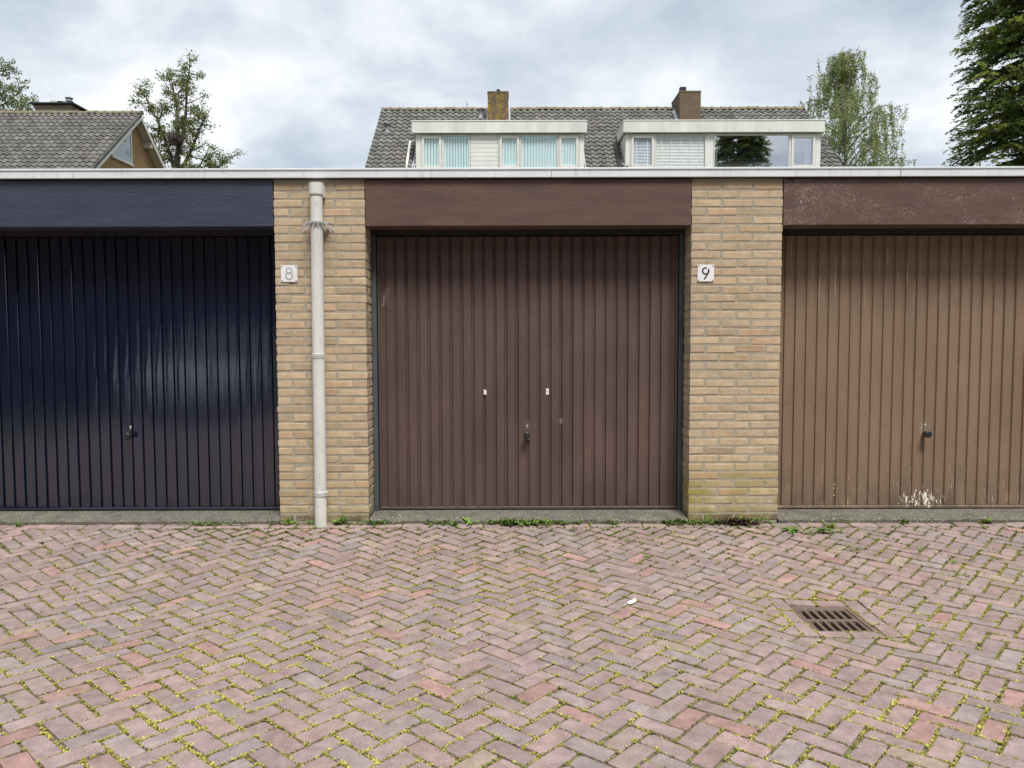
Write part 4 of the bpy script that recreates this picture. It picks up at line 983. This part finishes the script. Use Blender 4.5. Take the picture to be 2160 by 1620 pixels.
for (vx_, vy_) in ((-4.31, 21.45), (-1.09, 22.35)):
    zz_ = zdeck(vy_) + .03; v_ = MB().lathe([(.13, -.05), (.11, .05), (.085, .10), (.085, .24), (.12, .26), (.12, .30), (.06, .33)], (vx_, vy_, zz_), 'Z', 14); v_.build('roof_vent', 'zinc', hs)
    MB().lathe([(.125, .27), (.128, .31), (.06, .345)], (vx_, vy_, zz_ + .005), 'Z', 14).build('vent_cap', 'blackmetal', hs)
rw = MB().box(.75, 1.53, 21.45, 21.5, zdeck(21.45) + .02, zdeck(21.45) + .16, bev=.01); rw.build('roof_window', 'white', hs)
MB().tube([(-1.62, HYR, HZR + .05), (-1.62, HYR, HZR + .26)], .018, 6).build('ridge_spike', 'zinc', hs)

# --- the house at the left with its gable towards us
LX, LW, LYR, LZR, LSL = -13.65, -14.0, 23.15, 9.70, .80
lh = empty('house', (-18, 23.1, -.2), 'brick house at the left with grey tiled roof and a triangular gable window', 'house')
zl = lambda y: LZR - .02 - abs(y - LYR) * LSL
ye, yb, XL = 17.9, 28.4, -24.0
rf = MB().add([(XL, ye, zl(ye) - .05), (LX - .03, ye, zl(ye) - .05), (LX - .03, LYR, LZR - .07), (XL, LYR, LZR - .07), (XL, yb, zl(yb) - .05), (LX - .03, yb, zl(yb) - .05)], [(0, 1, 2, 3), (3, 2, 5, 4)]).build('roof', 'tile', lh, origin=(-18, LYR, LZR))
roof_tiles(rf, LX - .03 - 40 * TP - .001, LX - .03, LYR, LZR, LSL, 20, lambda x, y, z: False, .92)
ridge_tiles(rf, -22.6, LX + .02, LYR, LZR - .01)
# verge tiles on the gable edge
b_ = MB(); th_ = math.atan(LSL)
vt = MB().box(-.05, .02, 0, TE * 1.08, -.075, .05, bev=.012).mesh('verge_tile'); vt.materials.append(M['tile'])
for r_ in range(20):
    e_ = .06 + (r_ + 1) * TE; piece('verge_tile', vt, rf, (LX, LYR - e_ * math.cos(th_), LZR - e_ * math.sin(th_)), rot=(th_ * .97, 0, 0), col=tuple(q * .85 for q in tcol()))
def board(y0, y1, x0, x1, top, h, m, nm):
    b_ = MB(); q = [(y0, zl(y0) + top), (y1, zl(y1) + top)]
    vs = []
    for x in (x0, x1):
        for y, z in q: vs += [(x, y, z), (x, y, z - h)]
    b_.add(vs, [(0, 1, 3, 2), (4, 6, 7, 5), (0, 2, 6, 4), (1, 5, 7, 3), (0, 4, 5, 1), (2, 3, 7, 6)]); return b_.build(nm, m, lh)
board(ye, LYR, LX - .035, LX - .005, -.06, .15, 'white', 'barge_board'); board(LYR + .001, yb, LX - .035, LX - .005, -.06, .15, 'white', 'barge_board')
board(ye, LYR, LW, LX - .036, -.12, .02, 'soffit', 'verge_soffit'); board(LYR + .001, yb, LW, LX - .036, -.12, .02, 'soffit', 'verge_soffit')
for yy in (24.0, 25.05, 22.0): MB().box(LW - .02, LX - .04, yy - .08, yy + .08, zl(yy) - .36, zl(yy) - .145, bev=.01).build('purlin_end', 'soffit', lh)
wy = [(22.98, 9.02), (22.98, 7.78), (21.58, 7.78), (21.50, 7.86)]
g_ = MB(); 
ga = [(18.2, -.25), (28.0, -.25), (28.0, zl(28.0) - .15), (LYR, LZR - .18), (18.2, zl(18.2) - .15)]
g_.add([(LW, y, z) for y, z in ga], [tuple(range(5))]).add([(XL, 18.2, -.25), (LW, 18.2, -.25), (LW, 18.2, zl(18.2) - .15), (XL, 18.2, zl(18.2) - .15)], [(0, 1, 2, 3)])
g_.build('wall', 'gable', lh)
def wpoly(x, ins):
    cy = sum(p[0] for p in wy) / 4; cz = sum(p[1] for p in wy) / 4
    out = []
    n = 4
    for i in range(n):
        p0, p1, p2 = Vector(wy[i - 1]), Vector(wy[i]), Vector(wy[(i + 1) % n]); d1_ = (p1 - p0).normalized(); d2_ = (p2 - p1).normalized(); nn = Vector((d1_.y, -d1_.x)) + Vector((d2_.y, -d2_.x)); nn.normalize()
        s_ = ins / max(.35, math.sqrt(max(.05, (1 + Vector((d1_.y, -d1_.x)).dot(Vector((d2_.y, -d2_.x)))) / 2)))
        sgn = 1 if (Vector((cy, cz)) - p1).dot(nn) > 0 else -1
        out.append((x, p1.x + nn.x * s_ * sgn, p1.y + nn.y * s_ * sgn))
    return out
o1, i1 = wpoly(LW + .05, 0), wpoly(LW + .05, .075); o0 = wpoly(LW + .001, 0); i0 = wpoly(LW + .01, .075)
wf = MB().add(o1 + i1 + o0 + i0, [(k, (k + 1) % 4, 4 + (k + 1) % 4, 4 + k) for k in range(4)] + [(k, 8 + k, 8 + (k + 1) % 4, (k + 1) % 4) for k in range(4)] + [(4 + k, 4 + (k + 1) % 4, 12 + (k + 1) % 4, 12 + k) for k in range(4)]).build('gable_window', 'creamframe', lh, origin=(LW, 22.5, 7.8))
MB().add(wpoly(LW + .03, .06), [(0, 1, 2, 3)]).build('pane', 'glass', wf); MB().add(wpoly(LW + .012, .06), [(0, 1, 2, 3)]).build('net_curtain', 'curtain', wf)
MB().box(LW + .002, LW + .09, 21.55, 23.02, 7.73, 7.775, bev=.004).build('sill', 'white', wf)
lc = MB().box(-17.80, -16.45, 23.5, 25.2, 8.6, 10.14, bev=.01).build('chimney', 'chimney3', lh, origin=(-17.1, 23.5, 8.6))
MB().box(-17.95, -16.30, 23.38, 25.32, 10.1405, 10.20, bev=.012).build('chimney_slab', 'blackmetal', lc)
MB().lathe([(.13, 0), (.13, .12), (.08, .20)], (-17.35, 23.9, 10.20), 'Z', 12).build('chimney_pot', 'zinc', lc)
MB().lathe([(.07, 0), (.07, .10), (.17, .12), (.17, .15), (.05, .18)], (-17.02, 23.9, 10.20), 'Z', 12).build('chimney_pot', 'blackmetal', lc)
MB().lathe([(.085, 0), (.085, .16), (.14, .18), (.10, .24), (.14, .28), (.14, .31), (.04, .35)], (-16.74, 23.9, 10.20), 'Z', 12).build('chimney_pot', 'zinc', lc)
# lead patch on the left roof
lp = MB(); lp.add([(-19.2, 20.35, zl(20.35) + .09), (-18.25, 20.9, zl(20.9) + .10), (-18.15, 21.25, zl(21.25) + .09), (-18.6, 21.3, zl(21.3) + .10), (-19.3, 21.2, zl(21.2) + .12)], [(0, 1, 2, 3, 4)]); lp.build('lead_patch', 'lead', lh)

# ------------------------------------------------------------------ trees
def leaves(pc, size, cols, flat=0.0, asp=.55):
    n = len(pc); a = rng.normal(0, 1, (n, 3)); a[:, 2] -= flat; a /= np.linalg.norm(a, axis=1)[:, None]
    b_ = rng.normal(0, 1, (n, 3)); b_ -= a * (a * b_).sum(1)[:, None]; b_ /= np.linalg.norm(b_, axis=1)[:, None]
    s = size * rng.uniform(.6, 1.35, n)[:, None]
    return np.stack([pc, pc + a * s * .5 + b_ * s * asp * .5, pc + a * s, pc + a * s * .5 - b_ * s * asp * .5], 1)
def palette(n, cs, jit=.25):
    c = np.array(cs)[rng.integers(0, len(cs), n)]; return c * rng.uniform(1 - jit, 1 + jit, (n, 1))
def bez(p0, p1, p2, n):
    return [p0 * (1 - u) ** 2 + p1 * 2 * u * (1 - u) + p2 * u * u for u in [i / n for i in range(n + 1)]]
def deciduous(label, x, y, top, lean, reach, z0, nprim, leafsize, nleaf, cols, seed, upness=.75):
    random.seed(seed); base = Vector((x, y, -.25)); tr = empty('tree', base, label, 'tree'); wood = MB(); pc = []
    tp = Vector((x + lean, y, top)); path = [base.lerp(tp, i / 10) + Vector((.12 * math.sin(i * 1.3 + seed), .1 * math.cos(i * 1.1), 0)) * (1 if 0 < i < 10 else 0) for i in range(11)]
    wood.tube(path, [.21 * (1 - i / 10) ** .8 + .012 for i in range(11)], 8)
    for k in range(nprim):
        t_ = (k + random.random()) / nprim; z = z0 + (top - .5 - z0) * t_; f = (z - base.z) / (top - base.z); i = min(9, int(f * 10)); st = path[i].lerp(path[i + 1], f * 10 - i)
        az = k * 2.4 + random.gauss(0, .3); rr = reach(z, math.cos(az)) * random.uniform(.55, 1.2); el = upness * random.uniform(.35, 1.7)
        d = Vector((math.cos(az), math.sin(az), 0)); en = st + d * rr + Vector((0, 0, rr * el)); md = st + d * rr * .55 + Vector((0, 0, rr * el * .25))
        if en.z > top + .15: en.z = top + random.uniform(-.4, .15)
        bp = bez(st, md, en, 7); wood.tube(bp, [.050 * (1 - j / 8) * (.4 + rr / 3) + .006 for j in range(8)], 5)
        for s_ in range(int(5 + rr * 4)):
            u = random.uniform(.25, 1); j = min(6, int(u * 7)); p0 = bp[j].lerp(bp[j + 1], u * 7 - j); dd = Vector((random.gauss(0, 1), random.gauss(0, 1), random.gauss(.35, .6))).normalized()
            ln = rr * random.uniform(.18, .36) + .12; p2 = p0 + dd * ln + Vector((0, 0, -.05)); tw = bez(p0, p0.lerp(p2, .5) + Vector((0, 0, .06)), p2, 3); wood.tube(tw, [.012, .009, .007, .004], 4, cap=False)
            for _ in range(nleaf):
                u2 = random.random() ** .6; q = p0.lerp(p2, u2); pc.append((q.x + random.gauss(0, .09), q.y + random.gauss(0, .09), q.z + random.gauss(0, .08)))
    wood.build('trunk', 'bark', tr)
    pc = np.array(pc); fast('crown', leaves(pc, leafsize, None), palette(len(pc), cols), 'leaf', tr, tuple(base)); return tr
def forked(label, base, fork, leaders, leafsize, nleaf, cols, seed):
    """a trunk that divides into several long leaders, each with its own loose foliage"""
    random.seed(seed); base = Vector(base); tr = empty('tree', base, label, 'tree'); wood = MB(); pc = []; fork = Vector(fork)
    wood.tube([base, base.lerp(fork, .5) + Vector((.1, .05, 0)), fork], [.24, .19, .14], 8)
    for (f, end, reach, nprim) in leaders:
        st = base.lerp(fork, f); en = Vector(end); md = st.lerp(en, .5) + Vector((random.gauss(0, .25), random.gauss(0, .3), .15)); path = bez(st, md, en, 10)
        path = [p + Vector((random.gauss(0, .035), random.gauss(0, .035), 0)) for p in path]; wood.tube(path, [.085 * (1 - k / 10) ** .8 + .010 for k in range(11)], 6)
        for k in range(nprim):
            u = .22 + .78 * (k + random.random()) / nprim; u = min(u, .999); q = int(u * 10); p0 = path[q].lerp(path[q + 1], u * 10 - q); az = k * 2.4 + random.gauss(0, .5)
            rr = reach * (1.15 - .55 * u) * random.uniform(.5, 1.25); p2 = p0 + Vector((math.cos(az) * rr, math.sin(az) * rr, rr * random.uniform(-.1, 1.1))); bp = bez(p0, p0.lerp(p2, .5) + Vector((0, 0, -.05 * rr)), p2, 5); wood.tube(bp, [.026 * (1 - m_ / 6) + .005 for m_ in range(6)], 4, cap=False)
            for s_ in range(int(3 + rr * 6)):
                v_ = random.uniform(.2, .999); q = int(v_ * 5); a = bp[q].lerp(bp[q + 1], v_ * 5 - q); b2 = a + Vector((random.gauss(0, 1), random.gauss(0, 1), random.gauss(.3, .7))).normalized() * random.uniform(.15, .42); wood.tube([a, b2], [.008, .004], 3, cap=False)
                if random.random() < .10: continue
                for _ in range(nleaf):
                    c = a.lerp(b2, random.random() ** .6); pc.append((c.x + random.gauss(0, .085), c.y + random.gauss(0, .085), c.z + random.gauss(0, .075)))
    wood.build('trunk', 'bark', tr); pc = np.array(pc); fast('crown', leaves(pc, leafsize, None), palette(len(pc), cols), 'leaf', tr, tuple(base))
forked('loose-leaved leaning tree with a bird nest behind the left house', (-15.6, 27.6, -.25), (-14.3, 27.6, 9.2),
       [(1.0, (-13.65, 27.6, 13.2), .85, 20), (.93, (-15.75, 27.3, 12.1), .75, 17), (.97, (-14.6, 27.8, 12.9), .70, 15), (.9, (-12.95, 27.5, 11.0), .70, 15), (.82, (-11.95, 27.4, 9.1), .60, 14), (.85, (-15.6, 27.9, 10.2), .8, 14), (.78, (-13.1, 27.8, 9.3), .8, 14)],
       .088, 26, [(.17, .205, .07), (.12, .155, .055), (.26, .295, .08), (.20, .23, .085)], 3)
deciduous('dense green tree at the left edge behind the house roof', -27.0, 33.0, 15.6, .2,
          lambda z, c: float(np.interp(z, [6, 9, 12, 14, 15.6], [3.4, 3.6, 3.0, 2.1, .7])), 6.0, 64, .115, 52, [(.14, .19, .065), (.10, .14, .05), (.20, .24, .08)], 5, .6)
deciduous('bare-topped far tree whose twigs show above the ridge between the chimneys', 6.9, 36.0, 11.55, .1,
          lambda z, c: 1.1, 6.5, 22, .08, 3, [(.10, .13, .05)], 8, .9)
nest = MB(); random.seed(4)
for i in range(260):
    q = Vector((random.gauss(0, 1), random.gauss(0, 1), random.gauss(0, .75))).normalized() * random.uniform(.12, .34); d = Vector((random.gauss(0, 1), random.gauss(0, 1), random.gauss(0, .5))).normalized() * .17
    nest.tube([Vector((-14.15, 27.1, 9.80)) + q - d, Vector((-14.15, 27.1, 9.80)) + q + d], .009, 4, cap=False)
nest.build('bird_nest', 'bark', None, origin=(-14.15, 27.1, 9.5), label='dark twig nest in the fork of the loose-leaved tree', cat='nest')

def birch(label, x, y, top, seed):
    random.seed(seed); base = Vector((x, y, -.25)); tr = empty('tree', base, label, 'tree'); wood = MB(); pc = []
    tp = Vector((x - .15, y, top)); path = [base.lerp(tp, i / 12) + Vector((.10 * math.sin(i * .9), .1 * math.cos(i * 1.2), 0)) * (1 if i else 0) for i in range(13)]
    wood.tube(path, [.2 * (1 - i / 12) ** .9 + .010 for i in range(13)], 8)
    strands = []
    def strand(p, ln):
        pts_ = [p]; d = Vector((random.gauss(0, .25), random.gauss(0, .25), -.2)); q = p.copy()
        for i in range(6): d = d * .6 + Vector((random.gauss(0, .05), random.gauss(0, .05), -.35)); q = q + d.normalized() * ln / 6; pts_.append(q.copy())
        wood.tube(pts_, [.006] * 6 + [.003], 3, cap=False)
        n = int(ln * 74)
        for _ in range(n):
            u = random.random() * .999; i = int(u * 6); c = pts_[i].lerp(pts_[i + 1], u * 6 - i); pc.append((c.x + random.gauss(0, .055), c.y + random.gauss(0, .055), c.z + random.gauss(0, .05)))
    RE = lambda z: float(np.interp(z, [6, 9, 10.5, 12, 13, 14, 14.8], [3.9, 3.8, 3.2, 2.5, 1.8, 1.1, .4]))
    for k in range(56):
        t_ = (k + random.random()) / 56; z = 4.6 + (top - 5.0) * t_; f = (z - base.z) / (top - base.z); i = min(11, int(f * 12)); st = path[i].lerp(path[i + 1], f * 12 - i)
        az = k * 2.4 + random.gauss(0, .25); zt_ = min(top, z + random.uniform(.9, 1.9)); rr = RE(zt_) * random.uniform(.7, 1.12); d = Vector((math.cos(az), math.sin(az), 0))
        en = st + d * rr + Vector((0, 0, (zt_ - z) * .75)); md = st + d * rr * .55 + Vector((0, 0, (zt_ - z) * 1.25)); bp = bez(st, md, en, 8); wood.tube(bp, [.04 * (1 - j / 9) + .006 for j in range(9)], 4)
        for s_ in range(int(8 + rr * 5)):
            u = random.uniform(.2, .999); j = int(u * 8); p0 = bp[j].lerp(bp[j + 1], u * 8 - j); p1 = p0 + Vector((random.gauss(0, .28), random.gauss(0, .28), random.uniform(-.05, .22)))
            wood.tube([p0, p1], [.008, .006], 3, cap=False); strand(p1, random.uniform(.45, 1.25))
    for s_ in range(10): strand(tp + Vector((random.gauss(0, .25), random.gauss(0, .2), random.uniform(-.5, 0))), random.uniform(.4, .9))
    wood.build('trunk', 'birch', tr); pc = np.array(pc)
    fast('crown', leaves(pc, .075, None, .5, .7), palette(len(pc), [(.28, .325, .115), (.21, .26, .095), (.35, .385, .13), (.19, .235, .09)]), 'leaf', tr, tuple(base))
birch('weeping birch with hanging twigs behind the right dormer', 15.6, 30.6, 14.5, 21)

def conifer(label, x, y, top, seed):
    random.seed(seed); base = Vector((x, y, -.25)); tr = empty('conifer', base, label, 'tree'); wood = MB()
    wood.tube([base + Vector((.05 * math.sin(i), .05 * math.cos(i), (top + .25) * i / 10)) for i in range(11)], [.26 * (1 - i / 10) + .012 for i in range(11)], 8)
    Q = []; Cc = []; z = 3.2
    RE = lambda z: float(np.interp(z, [0, 3, 4.7, 6.2, 8, 10, 12.5, 15], [1.85, 1.8, 1.62, 1.44, 1.2, 1.08, .75, .15]))
    while z < top - .2:
        for k in range(18):
            az = random.uniform(0, 6.283); d = Vector((math.cos(az), math.sin(az), 0)); sd_ = Vector((-math.sin(az), math.cos(az), 0)); lump = .80 + .36 * float(vnoise(np.array(az * 1.1 + 9), np.array(z * .85 + 2)))
            rr = RE(z) * lump * random.uniform(.9, 1.12); st = Vector((x, y, z)); en = st + d * rr + Vector((0, 0, random.uniform(-.35, .35) * rr)); md = st + d * rr * .5 + Vector((0, 0, random.uniform(0, .3) * rr)); bp = bez(st, md, en, 6)
            wood.tube(bp, [.022 * (1 - j / 7) + .005 for j in range(7)], 4, cap=False)
            bc = np.array(random.choice([(.13, .195, .055), (.22, .275, .06), (.10, .16, .05), (.30, .335, .07)])) * random.uniform(.8, 1.2)
            ns = int(5 + rr * 4)
            for s_ in range(ns):
                u = .30 + .70 * (s_ + random.random()) / ns; u = min(u, .999); j = int(u * 6); p0 = bp[j].lerp(bp[j + 1], u * 6 - j)
                sd2 = (d * random.uniform(.3, 1) + sd_ * random.choice((-1, 1)) * random.uniform(.1, 1)).normalized(); ln = random.uniform(.20, .36)
                pl = (sd2.cross(Vector((0, 0, 1)))).normalized()
                nq = 30 if z < 9.5 else 12
                for q in range(nq):       # a flat drooping fan of scale-leaf twigs
                    v_ = (q + random.random()) / nq; c = p0 + sd2 * ln * v_ + Vector((0, 0, -.42 * ln * v_ * v_)); sg = random.choice((-1, 1)); dr_ = (sd2 * .8 + pl * sg * random.uniform(.3, .9) + Vector((0, 0, random.uniform(-.8, .35)))).normalized(); tl = random.uniform(.05, .115) * (1.15 - .5 * v_) * (1 if z < 9.5 else 1.6); wv = (pl * .8 + Vector((random.gauss(0, .4), random.gauss(0, .4), random.gauss(0, .4)))).normalized() * tl * .22
                    m_ = c + dr_ * tl * .5; e_ = c + dr_ * tl; Q.append(((c.x, c.y, c.z), (m_.x + wv.x, m_.y + wv.y, m_.z + wv.z), (e_.x, e_.y, e_.z), (m_.x - wv.x, m_.y - wv.y, m_.z - wv.z))); Cc.append(bc * random.uniform(.8, 1.25))
        z += .185
    wood.build('trunk', 'bark', tr); fast('crown', np.array(Q), np.array(Cc), 'leaf', tr, tuple(base))
conifer('tall dark green conifer at the right edge behind the garages', 10.32, 9.7, 15.0, 31)

# ------------------------------------------------------------------ behind the viewer: a block added to cut low skylight, and the mirrored car
opp = empty('added_sky_block', (0, -14, -.3), 'unseen three-storey dark brick block added behind the viewer to shade the doors', 'building')
MB().box(-26, 24, -24, -14, -.3, 9.4).build('wall', 'block_brick', opp); MB().box(-26.2, 24.2, -24.2, -13.8, 9.401, 9.65).build('roof_edge', 'zinc', opp)
for i in range(11):
    for z0_ in (.6, 3.6, 6.6): MB().box(-24.5 + i * 4.4, -22.5 + i * 4.4, -13.99, -13.95, z0_, z0_ + 1.5).build('window', 'room', opp)
# a white car parked behind the viewer gives the pale patch in the blue door
car = empty('parked_car', (-5.3, -8.5, -.05), 'white hatchback parked behind the viewer, mirrored in the blue door', 'car')
cp = [(0, .28), (.04, .55), (.16, .70), (.95, .90), (1.75, 1.38), (2.0, 1.45), (3.3, 1.42), (3.9, 1.02), (4.05, .9), (4.1, .45), (4.05, .26)]
def cw(z): return .86 if z < .9 else .86 - (z - .9) * .32
vs = []
for s_ in (-1, 1):
    for (l, z) in cp: vs.append((-5.3 + s_ * (cw(z) - (.12 if l < .1 or l > 4.0 else 0)), -6.45 - l, z))
n = len(cp); fs = [(i, (i + 1) % n, n + (i + 1) % n, n + i) for i in range(n)] + [tuple(range(n))[::-1], tuple(range(n, 2 * n))]
MB().add(vs, fs).build('body', 'carwhite', car)
def slab(i, f0, f1, w_):
    (l0, z0_), (l1, z1_) = cp[i], cp[i + 1]; q = []
    for f in (f0, f1):
        l, z = l0 + (l1 - l0) * f, z0_ + (z1_ - z0_) * f
        for s_ in (-1, 1): q.append((-5.3 + s_ * (cw(z) - w_), -6.45 - l, z + .006))
    return MB().add(q, [(0, 1, 3, 2)])
slab(3, .06, .94, .09).build('windscreen', 'blackmetal', car); slab(6, .1, .9, .09).build('rear_window', 'blackmetal', car)
for s_ in (-1, 1):
    MB().add([(-5.3 + s_ * (cw(z) + .004), -6.45 - l, z) for l, z in ((1.15, .95), (1.8, 1.33), (3.2, 1.36), (3.65, .98))], [(0, 1, 2, 3)]).build('side_window', 'blackmetal', car)
    for l in (.75, 3.3):
        wh = MB().tube([(-5.3 + s_ * .70, -6.45 - l, .26), (-5.3 + s_ * .885, -6.45 - l, .26)], .30, 20).build('wheel', 'blackmetal', car)
        MB().tube([(-5.3 + s_ * .886, -6.45 - l, .26), (-5.3 + s_ * .892, -6.45 - l, .26)], .19, 16).build('rim', 'steel', wh)
    MB().box(-5.3 + s_ * .58 - .16, -5.3 + s_ * .58 + .16, -6.50, -6.44, .50, .62, bev=.02).build('headlight', 'lead', car)
